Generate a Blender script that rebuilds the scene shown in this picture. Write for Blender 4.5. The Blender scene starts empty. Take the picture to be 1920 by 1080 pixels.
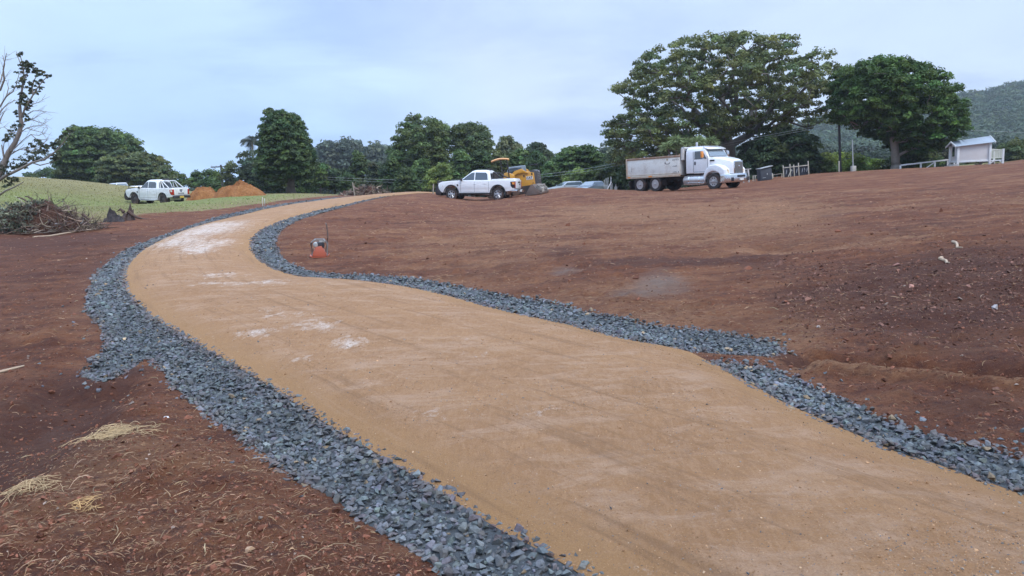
HAZE = 0.00028
import bpy, bmesh, math, random
import numpy as np
from mathutils import Vector, Matrix
from mathutils.geometry import delaunay_2d_cdt
rng = np.random.default_rng(7)
random.seed(7)
sc = bpy.context.scene
COL = sc.collection
R = math.radians

# ------------------------------------------------------------------ camera
F = 1387.0; CZ = 1.7
PITCH = math.atan(205/F); ROLL = R(2.5)
fwd = np.array([0, math.cos(PITCH), -math.sin(PITCH)])
up0 = np.array([0, math.sin(PITCH), math.cos(PITCH)])
X0 = np.array([1.0, 0, 0])
RT = math.cos(ROLL)*X0 - math.sin(ROLL)*up0
UP = math.sin(ROLL)*X0 + math.cos(ROLL)*up0
CAM = np.array([0, 0, CZ])
def ray(px, py):
    a = (np.asarray(px, float)-960)/F; b = (540-np.asarray(py, float))/F
    return a[..., None]*RT + b[..., None]*UP + fwd
def at(px, py, Y):
    d = ray(np.array(px, float), np.array(py, float))
    return CAM + d*(np.asarray(Y, float)/d[..., 1])[..., None]
def proj(P):
    d = np.asarray(P)-CAM
    w = d@fwd
    return 960+F*(d@RT)/w, 540-F*(d@UP)/w
cd = bpy.data.cameras.new('camera'); cam = bpy.data.objects.new('camera', cd); COL.objects.link(cam)
cd.sensor_width = 36; cd.lens = 36*F/1920; cd.clip_start = 0.05; cd.clip_end = 6000
m = Matrix([[RT[i], UP[i], -fwd[i], CAM[i]] for i in range(3)]+[[0, 0, 0, 1]])
cam.matrix_world = m
sc.camera = cam

# ------------------------------------------------------------------ numpy noise
def _h(ix, iy, s):
    n = (ix*374761393 + iy*668265263 + s*1442695041) & 0xffffffff
    n = ((n ^ (n >> 13))*1274126177) & 0xffffffff
    n = n ^ (n >> 16)
    return (n & 0xffffff)/float(0xffffff)
def vnoise(x, y, s=0):
    x = np.asarray(x, float); y = np.asarray(y, float)
    ix = np.floor(x).astype(np.int64); iy = np.floor(y).astype(np.int64)
    fx = x-ix; fy = y-iy; fx = fx*fx*(3-2*fx); fy = fy*fy*(3-2*fy)
    a = _h(ix, iy, s); b = _h(ix+1, iy, s); c = _h(ix, iy+1, s); d = _h(ix+1, iy+1, s)
    return (a*(1-fx)+b*fx)*(1-fy)+(c*(1-fx)+d*fx)*fy - .5
def fbm(x, y, s=0, o=4):
    t = 0; a = 1.0
    for k in range(o):
        t = t + a*vnoise(x*2**k+k*7.3, y*2**k-k*3.1, s+k); a *= .5
    return t
def sstep(x, a, b):
    t = np.clip((x-a)/(b-a), 0, 1); return t*t*(3-2*t)

# ------------------------------------------------------------------ terrain (smooth base)
CP = [  # px, py, Y seen in the photograph
 (300,387,61),(900,377,50),(1265,358,51),(1840,313,70),(1500,327,66),(1600,321,66),(1700,318,66),(1060,352,66),(800,361.5,64),
 (560,366,70),(430,367,66),(50,337,82),(120,335,84),(200,346,84),(-60,345,80),(60,384,52),(180,385,46),(80,437,28),(225,416,33),
 (480,398,36),(600,376,52),(733,364,60),(232,520,13.4),(470,461,19),(600,480,17.2),(700,450,20.5),(900,430,23.5),(1100,390,33),
 (1400,640,7.1),(1900,640,6.5),(1900,450,11.2),(1900,420,14),(1900,370,23),(1650,440,14),(1650,370,27),(1650,620,7.3),(1400,440,17.2),(1400,380,32),
 (60,520,14.6),(100,700,7.0),(1250,480,13.6),(1400,352,46),(1700,335,45),(1100,520,11.4),(330,630,8.1),
]
pts = [tuple(at(*c)) for c in CP]
for x, y, z in [(0,3,0),(-2.5,3.6,0.02),(2.6,3.6,0),(0,0,0),(-6,0,0),(6,0,0.05),(0,-12,0),(-15,-10,0.1),(15,-10,.2),(14,6,.35),(-14,6,.15),(22,12,.8),(0,6,0),(0,9,0.0),
                (30,30,1.1),(60,50,2.5),(-45,30,1.4),(-70,60,3.2),(0,90,-.6),(25,95,-.7),(-28,100,.8),(-60,112,.6),(-52,98,1.5),(-46,98,1.35),(55,100,.6),(90,80,2.6),(0,200,-7),(-120,200,-5),(120,200,-6),
                (0,500,-16),(-500,500,-16),(500,500,-10),(-500,0,-6),(500,0,0),(0,-500,-8),(1000,1000,-10),(-1000,1000,-25),(0,1000,-25),(-1000,-1000,-12),(1000,-1000,-12)]:
    pts.append((x, y, z))
pts = np.array(pts)
def warp(x, y): return np.stack([np.arcsinh(x/6.0), np.arcsinh((y-0)/6.0)], -1)
PW = warp(pts[:, 0], pts[:, 1])
def _U(d2): return .5*d2*np.log(d2+1e-12)
n = len(pts)
K = _U(((PW[:, None]-PW[None])**2).sum(-1)) + np.eye(n)*0.01
P_ = np.c_[np.ones(n), PW]
A = np.block([[K, P_], [P_.T, np.zeros((3, 3))]])
W_ = np.linalg.solve(A, np.r_[pts[:, 2], np.zeros(3)])
def H0(x, y):
    x = np.asarray(x, float); y = np.asarray(y, float); sh = x.shape
    q = warp(x.ravel(), y.ravel()); out = np.empty(len(q))
    for i in range(0, len(q), 40000):
        k = q[i:i+40000]
        out[i:i+40000] = _U(((k[:, None]-PW[None])**2).sum(-1))@W_[:n] + W_[n] + k@W_[n+1:]
    return out.reshape(sh)
def hit0(px, py, Hf=None, ymax=85.):
    """where the ray through a pixel of the photograph first meets the ground (march, then bisect)"""
    Hf = Hf or H0
    px = np.atleast_1d(np.array(px, float)); py = np.atleast_1d(np.array(py, float))
    d = ray(px, py); d = d/d[:, 1:2]
    lo = np.full(len(px), .6); hi = np.full(len(px), ymax); done = np.zeros(len(px), bool)
    ys = np.geomspace(1.0, ymax, 70)
    for a, b in zip(ys[:-1], ys[1:]):
        P = CAM+d*b
        below = P[:, 2] < Hf(P[:, 0], P[:, 1])
        new = below & ~done
        lo[new] = a; hi[new] = b; done |= new
    lo[~done] = ymax*.98
    for _ in range(14):
        mid = (lo+hi)/2; P = CAM+d*mid[:, None]
        b = P[:, 2] < Hf(P[:, 0], P[:, 1])
        hi = np.where(b, mid, hi); lo = np.where(b, lo, mid)
    return CAM+d*((lo+hi)/2)[:, None], done

def seg_dist(P, line):
    """distance of points (n,2) to an open polyline (m,2), plus arclength fraction of the nearest point"""
    best = np.full(len(P), 1e9); tt = np.zeros(len(P)); L = 0
    for a, b in zip(line[:-1], line[1:]):
        ab = b-a; l = np.hypot(*ab)
        t = np.clip(((P-a)@ab)/(l*l+1e-12), 0, 1)
        d = np.hypot(*(P-(a+t[:, None]*ab)).T)
        k = d < best; best[k] = d[k]; tt[k] = L+t[k]*l; L += l
    return best, tt/L
def inpoly(P, poly):
    x, y = P[:, 0], P[:, 1]; c = np.zeros(len(P), bool); j = len(poly)-1
    for i in range(len(poly)):
        xi, yi = poly[i]; xj, yj = poly[j]
        k = ((yi > y) != (yj > y)) & (x < (xj-xi)*(y-yi)/(yj-yi+1e-15)+xi)
        c ^= k; j = i
    return c
def smooth_line(L, step_fn=None, it=1):
    L = np.array(L, float)
    for _ in range(it):
        q = L[:-1]*.75+L[1:]*.25; r = L[:-1]*.25+L[1:]*.75
        M = np.empty((2*len(q)+2, L.shape[1])); M[0] = L[0]; M[-1] = L[-1]; M[1:-1:2] = q; M[2:-1:2] = r
        L = M
    return L

# ------------------------------------------------------------------ traced edges of the drive and the stone drains
left_edge_px = [(790,361.5),(733,364.5),(667,369.5),(600,376.5),(511,389.5),(440,407),(400,416),(350,430),(300,451),(262,472),(235,497),(229,520),(234,545),(250,567),(290,600),(350,637),(410,670),(480,711),(550,757),(621,805),(726,865),(832,929),(937,998),(1008,1032),(1085,1080)]
left_outer_px = [(700,366.6),(622,371.2),(578,376),(489,389),(400,409),(325,434),(250,462),(212,482),(175,515),(166,540),(160,560),(155,582),(170,597),(184,612),(190,635),(187,655),(167,672),(160,688),(140,697),(150,708),(192,719),(217,708),(250,692),(280,670),(292,688),(305,710),(325,732),(362,762),(400,790),(437,817),(480,849),(515,876),(568,911),(610,934),(649,971),(733,1020),(779,1047),(812,1080)]
right_edge_px = [(800,362.4),(742,367),(711,371),(663,382),(600,395.5),(553,408),(510,422),(480,441),(470,461),(478,480),(500,498),(528,511),(569,521),(616,524.5),(663,526.5),(726,533),(789,544),(852,559),(915,577),(960,588),(1049,606),(1138,630),(1197,642),(1227,648),(1286,660),(1320,676),(1360,695),(1413,727),(1468,758),(1542,790),(1616,823),(1690,853),(1764,876),(1838,902),(1920,931)]
right_up_outer_px = [(742,366.5),(695,375),(648,387.5),(600,401),(560,412),(530,429),(516,451),(522,473),(540,490),(569,504),(605,511),(648,513),(711,516),(758,519),(821,528),(884,539),(960,553),(1049,567),(1108,584),(1176,593),(1250,612),(1316,615),(1375,623),(1440,633),(1470,640),(1472,668),(1413,668),(1345,664),(1256,654),(1212,645)]
right_low_px = [(1357,680),(1413,680),(1468,691),(1524,719),(1598,749),(1653,775),(1727,801),(1820,829),(1857,832),(1920,853)]
def gnd(pxs):
    a = np.array(pxs, float); P, ok = hit0(a[:, 0], a[:, 1]); return P[:, :2]
def ext(L, d):   # extend a polyline beyond its last point
    v = L[-1]-L[-3]; v /= np.hypot(*v); return np.vstack([L, L[-1]+v*d])
LE = ext(smooth_line(gnd(left_edge_px)), 5); LO = ext(smooth_line(gnd(left_outer_px)), 5)
RE = ext(smooth_line(gnd(right_edge_px)), 5); RU = smooth_line(gnd(right_up_outer_px)); RL = ext(smooth_line(gnd(right_low_px)), 5)
# the far end of the drive runs on over the crest
def over(L):
    return np.vstack([L[0]+np.array([3.0, 26.0]), L[0]+np.array([1.2, 12.0]), L])
LEx = over(LE); REx = over(RE)
road_poly = np.vstack([LEx, REx[::-1]])
def part_of(L, p0, p1):   # piece of the polyline between the points nearest p0 and p1
    i = np.argmin(np.hypot(*(L-p0).T)); j = np.argmin(np.hypot(*(L-p1).T)); return L[min(i, j):max(i, j)+1]
gl_in = part_of(LE, LO[0], LE[-1]); gl_poly = np.vstack([LO, gl_in[::-1]])
gr_in = part_of(RE, RU[0], RU[-1]); gr_poly = np.vstack([RU, gr_in[::-1]])
g2_in = part_of(RE, RL[0], RE[-1]); g2_poly = np.vstack([RL, g2_in[::-1]])
POLYS = [road_poly, gl_poly, gr_poly, g2_poly]
# shallow earth channels leading away from the drains
def chan(pxs): return smooth_line(gnd(pxs), it=2)
CH = [(chan([(215,690),(120,770),(20,850),(-200,1000)]), .11, .42), (chan([(1440,655),(1500,672),(1600,680),(1750,692),(1920,704),(2300,730)]), .17, .24),
      (chan([(1400,468),(1600,455),(1750,432),(1920,428),(2200,415)]), .10, .9),
      (chan([(1500,694),(1600,698),(1750,709),(1920,724),(2300,755)]), -.075, .13)]
def onset(P, c=None):   # 1 inside the drive and drains, fading outwards
    m = np.zeros(len(P))
    for poly, edge in ((road_poly, None), (gl_poly, None), (gr_poly, None), (g2_poly, None)):
        bb0 = poly.min(0)-1.5; bb1 = poly.max(0)+1.5
        k = np.where((P[:, 0] > bb0[0]) & (P[:, 0] < bb1[0]) & (P[:, 1] > bb0[1]) & (P[:, 1] < bb1[1]))[0]
        if len(k) == 0: continue
        Q = P[k]; ins = inpoly(Q, poly); d, _ = seg_dist(Q, np.vstack([poly, poly[:1]]))
        v = np.where(ins, 1., 1-sstep(d, 0, .35)); m[k] = np.maximum(m[k], v)
    return m
BOUND = []
def _rest(L, lines, keep):   # pieces of a drive edge that no drain borders
    d = np.min([seg_dist(L, q)[0] for q in lines], 0); return L[d > keep]
def inner_mask(P):
    """0 on and outside the outline of drive + drains, 1 well inside: how far the ground sheet is dug out below them"""
    m = np.zeros(len(P)); free = _rest(REx, [gr_poly, g2_poly], .05); freeL = _rest(LEx, [gl_poly], .05)
    for poly, line in ((road_poly, None), (gl_poly, LO), (gr_poly, RU), (g2_poly, RL)):
        bb0 = poly.min(0); bb1 = poly.max(0)
        k = np.where((P[:, 0] > bb0[0]) & (P[:, 0] < bb1[0]) & (P[:, 1] > bb0[1]) & (P[:, 1] < bb1[1]))[0]
        if len(k) == 0: continue
        Q = P[k]; ins = inpoly(Q, poly)
        if line is None:
            d = np.full(len(Q), 9.)
            for fr in (free, freeL):
                for i in range(0, len(fr)-1):
                    if np.hypot(*(fr[i+1]-fr[i])) < 30: d = np.minimum(d, seg_dist(Q, fr[i:i+2])[0])
        else: d = seg_dist(Q, line)[0]
        m[k] = np.maximum(m[k], np.where(ins, sstep(d, 0, .22), 0))
    return m
def carve(x, y):
    P = np.stack([x.ravel(), y.ravel()], -1); out = np.zeros(len(P))
    k = np.where((P[:, 1] < 30) & (P[:, 1] > -20) & (np.abs(P[:, 0]) < 30))[0]
    for L, dep, w in CH:
        d, t = seg_dist(P[k], L)
        out[k] -= dep*np.exp(-(d/w)**4)*sstep(t, 0, .04)
    return out.reshape(x.shape)
# ------------------------------------------------------------------ mesh helpers
def mesh_np(name, V, Fc, mats=None, parent=None, smooth=False, attrs=None, matidx=None):
    V = np.asarray(V, np.float32); Fc = np.asarray(Fc, np.int32)
    me = bpy.data.meshes.new(name); k = Fc.shape[1]
    me.vertices.add(len(V)); me.vertices.foreach_set('co', V.ravel())
    me.loops.add(Fc.size); me.loops.foreach_set('vertex_index', Fc.ravel())
    me.polygons.add(len(Fc)); me.polygons.foreach_set('loop_start', np.arange(0, Fc.size, k, dtype=np.int32))
    try: me.polygons.foreach_set('loop_total', np.full(len(Fc), k, np.int32))
    except Exception: pass
    me.polygons.foreach_set('use_smooth', np.full(len(Fc), smooth, bool))
    for m_ in (mats if isinstance(mats, (list, tuple)) else [mats]): me.materials.append(m_)
    if matidx is not None: me.polygons.foreach_set('material_index', np.asarray(matidx, np.int32))
    for an, av in (attrs or {}).items():
        av = np.asarray(av, np.float32)
        if av.ndim == 1:
            a = me.attributes.new(an, 'FLOAT', 'POINT'); a.data.foreach_set('value', av)
        else:
            if av.shape[1] == 3: av = np.c_[av, np.ones(len(av), np.float32)]
            a = me.attributes.new(an, 'FLOAT_COLOR', 'POINT'); a.data.foreach_set('color', av.ravel())
    me.update(calc_edges=True); me.validate()
    o = bpy.data.objects.new(name, me); COL.objects.link(o)
    if parent is not None: o.parent = parent
    return o
def tag(o, label, cat=None, group=None, kind=None):
    o['label'] = label
    if cat: o['category'] = cat
    if group: o['group'] = group
    if kind: o['kind'] = kind
    return o
def empty(name, loc, label, cat, group=None, rz=0.0, normal=None):
    o = bpy.data.objects.new(name, None); COL.objects.link(o); o.empty_display_size = .3
    M = Matrix.Rotation(rz, 4, 'Z')
    if normal is not None:
        q = Vector((0, 0, 1)).rotation_difference(Vector(normal)); M = q.to_matrix().to_4x4() @ M
    o.matrix_world = Matrix.Translation(Vector([float(v) for v in loc])) @ M
    return tag(o, label, cat, group)
def clone(root, loc, label, rz=0.0, normal=None, scale=None):
    def rec(o, par):
        c = o.copy(); COL.objects.link(c)
        if par is not None: c.parent = par; c.matrix_parent_inverse = o.matrix_parent_inverse.copy()
        for ch in [q for q in COL.objects if q.parent == o]: rec(ch, c)
        return c
    c = rec(root, None)
    M = Matrix.Rotation(rz, 4, 'Z')
    if normal is not None: M = Vector((0, 0, 1)).rotation_difference(Vector(normal)).to_matrix().to_4x4() @ M
    M = Matrix.Translation(Vector([float(v) for v in loc])) @ M
    if scale: M = M @ Matrix.Diagonal((scale, scale, scale, 1))
    c.matrix_world = M; c['label'] = label
    return c

class MB:
    def __init__(s): s.v = []; s.f = []
    def add(s, v, f):
        n0 = len(s.v); s.v += [tuple(map(float, p)) for p in v]; s.f += [tuple(i+n0 for i in q) for q in f]; return s
    def box(s, c, d, rz=0, ry=0, rx=0, taper=1.0):
        hx, hy, hz = d[0]/2, d[1]/2, d[2]/2
        M = Matrix.Rotation(rz, 3, 'Z') @ Matrix.Rotation(ry, 3, 'Y') @ Matrix.Rotation(rx, 3, 'X')
        v = []
        for z in (-1, 1):
            t = taper if z > 0 else 1
            for x, y in ((-1, -1), (1, -1), (1, 1), (-1, 1)): v.append(M @ Vector((x*hx*t, y*hy*t, z*hz)) + Vector(c))
        return s.add(v, [(3,2,1,0),(4,5,6,7),(0,1,5,4),(1,2,6,5),(2,3,7,6),(3,0,4,7)])
    def prism(s, prof, y0, y1, ax='y'):
        n = len(prof)
        g = {'y': lambda a, b, t: (a, t, b), 'x': lambda a, b, t: (t, a, b), 'z': lambda a, b, t: (a, b, t)}[ax]
        v = [g(a, b, y0) for a, b in prof]+[g(a, b, y1) for a, b in prof]
        return s.add(v, [tuple(range(n))[::-1], tuple(range(n, 2*n))]+[(i, (i+1) % n, (i+1) % n+n, i+n) for i in range(n)])
    def loft(s, loops, cap=True):
        n = len(loops[0]); v = [p for L in loops for p in L]; f = []
        for k in range(len(loops)-1):
            for i in range(n): f.append((k*n+i, k*n+(i+1) % n, (k+1)*n+(i+1) % n, (k+1)*n+i))
        if cap: f += [tuple(range(n))[::-1], tuple(range(len(v)-n, len(v)))]
        return s.add(v, f)
    def tube(s, pts, r, n=8, cap=True):
        pts = [Vector(p) for p in pts]; rs = r if isinstance(r, (list, tuple)) else [r]*len(pts); loops = []
        for i, p in enumerate(pts):
            d = (pts[min(i+1, len(pts)-1)]-pts[max(i-1, 0)]).normalized()
            a = d.cross(Vector((0, 0, 1)));
            if a.length < .1: a = d.cross(Vector((1, 0, 0)))
            a.normalize(); b = d.cross(a)
            loops.append([p+(a*math.cos(2*math.pi*k/n)+b*math.sin(2*math.pi*k/n))*rs[i] for k in range(n)])
        return s.loft(loops, cap)
    def lathe(s, prof, c=(0, 0, 0), ax='y', n=24, closed=False):
        loops = []
        for rr, t in prof:
            L = []
            for k in range(n):
                a = 2*math.pi*k/n; p, q = rr*math.cos(a), rr*math.sin(a)
                P = {'y': (p, t, q), 'z': (p, q, t), 'x': (t, p, q)}[ax]
                L.append((P[0]+c[0], P[1]+c[1], P[2]+c[2]))
            loops.append(L)
        if closed:
            loops.append(loops[0]); return s.loft(loops, False)
        return s.loft(loops, True)
    def pieces(s):
        par = list(range(len(s.v)))
        def fd(i):
            while par[i] != i: par[i] = par[par[i]]; i = par[i]
            return i
        for q in s.f:
            for i in q[1:]: par[fd(q[0])] = fd(i)
        g = {}
        for q in s.f: g.setdefault(fd(q[0]), []).append(q)
        out_ = []
        for fs in g.values():
            m_ = type(s)(); ids = sorted({i for q in fs for i in q}); mp = {i: k for k, i in enumerate(ids)}
            m_.v = [s.v[i] for i in ids]; m_.f = [tuple(mp[i] for i in q) for q in fs]; out_.append(m_)
        return out_
    def split(s, *a, **k):
        for m_ in s.pieces(): m_.build(*a, **k)
    def build(s, name, mat, parent=None, bevel=0, seg=2, ang=35, rot=None):
        bm = bmesh.new()
        vs = [bm.verts.new(p) for p in s.v]
        for q in s.f:
            try: bm.faces.new([vs[i] for i in q])
            except ValueError: pass
        bmesh.ops.remove_doubles(bm, verts=bm.verts, dist=1e-5)
        bmesh.ops.recalc_face_normals(bm, faces=bm.faces)
        if bevel:
            es = [e for e in bm.edges if len(e.link_faces) == 2 and e.calc_face_angle(0) > R(20)]
            try: bmesh.ops.bevel(bm, geom=es, offset=bevel, segments=seg, affect='EDGES', profile=.5, clamp_overlap=True)
            except Exception: pass
        for f_ in bm.faces: f_.smooth = True
        for e in bm.edges:
            if len(e.link_faces) == 2 and e.calc_face_angle(0) > R(ang): e.smooth = False
        me = bpy.data.meshes.new(name); bm.to_mesh(me); bm.free()
        me.materials.append(mat)
        o = bpy.data.objects.new(name, me); COL.objects.link(o)
        if parent is not None: o.parent = parent
        return o

# ------------------------------------------------------------------ materials
def nt_of(name):
    m_ = bpy.data.materials.new(name); m_.use_nodes = True; nt = m_.node_tree; nt.nodes.clear()
    out = nt.nodes.new('ShaderNodeOutputMaterial'); return m_, nt, out
def N(nt, t, **kw):
    n_ = nt.nodes.new(t)
    for k, v in kw.items():
        if k in n_.inputs: n_.inputs[k].default_value = v
        else: setattr(n_, k, v)
    return n_
def noise(nt, vec, scale, detail=4, rough=.6, dist=0):
    n_ = N(nt, 'ShaderNodeTexNoise', Scale=scale, Detail=detail, Roughness=rough, Distortion=dist)
    if vec is not None: nt.links.new(vec, n_.inputs['Vector'])
    return n_.outputs['Fac']
def ramp(nt, fac, stops):
    r_ = nt.nodes.new('ShaderNodeValToRGB'); e = r_.color_ramp.elements
    while len(e) < len(stops): e.new(.5)
    for el, (p, c) in zip(e, stops):
        el.position = p; el.color = (c, c, c, 1) if isinstance(c, (int, float)) else (*c, 1)
    nt.links.new(fac, r_.inputs['Fac']); return r_.outputs['Color']
def mix(nt, a, b, fac, mode='MIX'):
    n_ = nt.nodes.new('ShaderNodeMix'); n_.data_type = 'RGBA'; n_.blend_type = mode
    for sock, v in ((n_.inputs[6], a), (n_.inputs[7], b)):
        if isinstance(v, (tuple, list)): sock.default_value = (*v[:3], 1)
        else: nt.links.new(v, sock)
    if isinstance(fac, (int, float)): n_.inputs[0].default_value = fac
    else: nt.links.new(fac, n_.inputs[0])
    return n_.outputs[2]
def mth(nt, op, a, b=None, clamp=False):
    n_ = nt.nodes.new('ShaderNodeMath'); n_.operation = op; n_.use_clamp = clamp
    for i, v in enumerate((a, b)):
        if v is None: continue
        if isinstance(v, (int, float)): n_.inputs[i].default_value = v
        else: nt.links.new(v, n_.inputs[i])
    return n_.outputs[0]
def coords(nt, sc_=(1, 1, 1), rot=(0, 0, 0)):
    t = nt.nodes.new('ShaderNodeTexCoord'); mp = nt.nodes.new('ShaderNodeMapping')
    mp.inputs['Scale'].default_value = sc_; mp.inputs['Rotation'].default_value = rot
    nt.links.new(t.outputs['Object'], mp.inputs['Vector']); return mp.outputs['Vector']
def bump(nt, h, strength, dist):
    b = N(nt, 'ShaderNodeBump', Strength=strength, Distance=dist); nt.links.new(h, b.inputs['Height']); return b.outputs['Normal']
def attr(nt, name, what='Color'):
    a = nt.nodes.new('ShaderNodeAttribute'); a.attribute_name = name; return a.outputs[what]
def princ(nt, out, col, rough=.6, metal=0, normal=None, spec=.5, coat=0):
    p = N(nt, 'ShaderNodeBsdfPrincipled', Metallic=metal)
    if isinstance(rough, (int, float)): p.inputs['Roughness'].default_value = rough
    else: nt.links.new(rough, p.inputs['Roughness'])
    p.inputs['Specular IOR Level'].default_value = spec; p.inputs['Coat Weight'].default_value = coat
    if isinstance(col, tuple): p.inputs['Base Color'].default_value = (*col, 1)
    else: nt.links.new(col, p.inputs['Base Color'])
    if normal is not None: nt.links.new(normal, p.inputs['Normal'])
    nt.links.new(p.outputs[0], out.inputs['Surface']); return p
_M = {}
def M(name, col=(.5, .5, .5), rough=.6, metal=0, var=.15, scale=6, bmp=0, dirt=None, dirt_amt=.5, spec=.5, coat=0, dirt_scale=3):
    """plain painted / metal / timber surface with real wear and colour variation"""
    if name in _M: return _M[name]
    m_, nt, out = nt_of(name); v = coords(nt)
    nz = noise(nt, v, scale, 5, .65)
    c = mix(nt, tuple(x*(1-var) for x in col), tuple(min(1, x*(1+var)) for x in col), nz)
    if dirt:
        d = ramp(nt, noise(nt, v, dirt_scale, 6, .75), [(.45, 0.), (.75, 1.)])
        c = mix(nt, c, dirt, mth(nt, 'MULTIPLY', d, dirt_amt))
    nr = bump(nt, noise(nt, v, scale*6, 3), bmp, .02) if bmp else None
    ro = mth(nt, 'ADD', mth(nt, 'MULTIPLY', nz, .2), rough-.1, True)
    princ(nt, out, c, ro, metal, nr, spec, coat)
    _M[name] = m_; return m_
def vcol_mat(name, rough=.8, transl=0., spec=.3, bmp=0, scale=40, tint=None):
    if name in _M: return _M[name]
    m_, nt, out = nt_of(name); c = attr(nt, 'col')
    nr = None
    if bmp: nr = bump(nt, noise(nt, coords(nt), scale, 4, .7), bmp, .02)
    if scale:
        c = mix(nt, c, mix(nt, c, (.6, .6, .6), 1., 'MULTIPLY'), ramp(nt, noise(nt, coords(nt), scale, 3), [(.4, 0.), (.7, 1.)]))
    p = princ(nt, out, c, rough, 0, nr, spec)
    if transl:
        t = nt.nodes.new('ShaderNodeBsdfTranslucent'); nt.links.new(c, t.inputs['Color'])
        x = nt.nodes.new('ShaderNodeMixShader'); x.inputs[0].default_value = transl
        nt.links.new(p.outputs[0], x.inputs[1]); nt.links.new(t.outputs[0], x.inputs[2]); nt.links.new(x.outputs[0], out.inputs['Surface'])
    _M[name] = m_; return m_
# ------------------------------------------------------------------ ground sheet
def sgrid(lo, hi, c, s, n_):
    a, b = math.asinh((lo-c)/s), math.asinh((hi-c)/s)
    return c+s*np.sinh(np.linspace(a, b, n_))
gx = sgrid(-1000, 1000, 0, 2.6, 960); gy = sgrid(-1000, 1000, 5.5, 3.2, 920)
GX, GY = np.meshgrid(gx, gy)
G2 = np.stack([GX.ravel(), GY.ravel()], -1)
grass_line_px = [(-500,470),(0,436),(120,430),(180,424),(260,410),(330,400),(400,397),(470,388),(540,378.5),(620,369.5),(700,365.5),(790,361)]
GLn = smooth_line(gnd(grass_line_px))
grass_poly = np.vstack([[-900, -5], [-40, 12], GLn, [[GLn[-1][0]+4, 95], [-6, 120], [0, 900], [-900, 900]]])
onm = onset(G2)
gd, _ = seg_dist(G2, GLn)
gin = inpoly(G2, grass_poly)
grass = np.where(gin, sstep(gd, -.2, 1.6+GY.ravel()*.02), 0.)
grass = np.maximum(grass, sstep(GY.ravel(), 74, 82))
def micro(x, y, on):
    r = 1-on
    a = .05*fbm(x*.25, y*.25, 3, 2)*r
    b = .06*fbm(x*1.1, y*1.3, 11, 3)*r + .045*fbm(x*5, y*5, 21, 3)*r
    q = np.abs(fbm(x*.9+3, y*.7, 31, 2))
    near = 1-sstep(np.hypot(x, y), 30, 70)
    rough = sstep(fbm(x*.35, y*.5, 47, 2), -.2, .3)
    clod = .14*np.clip(fbm(x*3.1, y*3.4, 41, 3)-.10, 0, 1)*r*near*(.35+.65*rough)
    return a + (b + clod)*(.25+.75*near)
SG = H0(GX, GY)
Z = SG.ravel()+carve(GX, GY).ravel()*(1-onm)+micro(GX.ravel(), GY.ravel(), onm)
# small grassy relief
Z += grass*.12*fbm(GX.ravel()*.35, GY.ravel()*.35, 5, 3)
Z -= inner_mask(G2)*(.09+.0025*np.clip(GY.ravel(), 0, 60))
# from here on heights are read off the finished ground sheet
ZG = Z.reshape(GX.shape)
def gsample(G_, x, y):
    x = np.asarray(x, float); y = np.asarray(y, float)
    ix = np.clip(np.searchsorted(gx, x)-1, 0, len(gx)-2); iy = np.clip(np.searchsorted(gy, y)-1, 0, len(gy)-2)
    fx = np.clip((x-gx[ix])/(gx[ix+1]-gx[ix]), 0, 1); fy = np.clip((y-gy[iy])/(gy[iy+1]-gy[iy]), 0, 1)
    return (G_[iy, ix]*(1-fx)+G_[iy, ix+1]*fx)*(1-fy)+(G_[iy+1, ix]*(1-fx)+G_[iy+1, ix+1]*fx)*fy
def H(x, y): return gsample(ZG, x, y)
def H0(x, y): return gsample(SG, x, y)
def normal_at(x, y, e=1.2):
    hx = (H0(np.array([x+e]), np.array([y]))-H0(np.array([x-e]), np.array([y])))[0]/(2*e)
    hy = (H0(np.array([x]), np.array([y+e]))-H0(np.array([x]), np.array([y-e])))[0]/(2*e)
    return (-hx, -hy, 1)
def hz(x, y): return float(H(np.array([x]), np.array([y]))[0])
ny, nx = GX.shape
idx = np.arange(ny*nx).reshape(ny, nx)
FF = np.stack([idx[:-1, :-1], idx[:-1, 1:], idx[1:, 1:], idx[1:, :-1]], -1).reshape(-1, 4)
# soil zones: R grass, G straw mulch and painted lit berm crest, B darker soil, A grey ash
def blobs(P, L):
    m_ = np.zeros(len(P))
    for px, py, rx, ry, w in L:
        C, _ = hit0([px], [py]); A1, _ = hit0([px+rx], [py]); B1, _ = hit0([px], [py-ry])
        sx = max(.1, abs(A1[0, 0]-C[0, 0])); sy = max(.1, abs(B1[0, 1]-C[0, 1]))
        m_ += w*np.exp(-(((P[:, 0]-C[0, 0]-(C[0, 0]/C[0, 1])*(P[:, 1]-C[0, 1])*.8)/sx)**2+((P[:, 1]-C[0, 1])/sy)**2))
    return m_
xs, ys = G2[:, 0], G2[:, 1]
sn = fbm(xs*.12, ys*.3, 51, 4); sn2 = fbm(xs*.5, ys*1.2, 61, 4)
far = sstep(ys, 9, 26)
straw = np.clip(.18+.9*sn2+.5*sn, 0, 1)*(.35+.65*far)*sstep(xs-ys*.0, -16, -3)
straw += blobs(G2, [(1450,395,160,22,.6),(1350,420,220,26,.5),(900,470,220,40,.35),(1150,400,250,25,.4),(1250,600,150,40,.5),(1480,620,90,40,.45),(200,850,160,50,.6),(60,960,170,60,.5),(1150,560,160,30,.35),(230,560,90,60,.15)])
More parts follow.
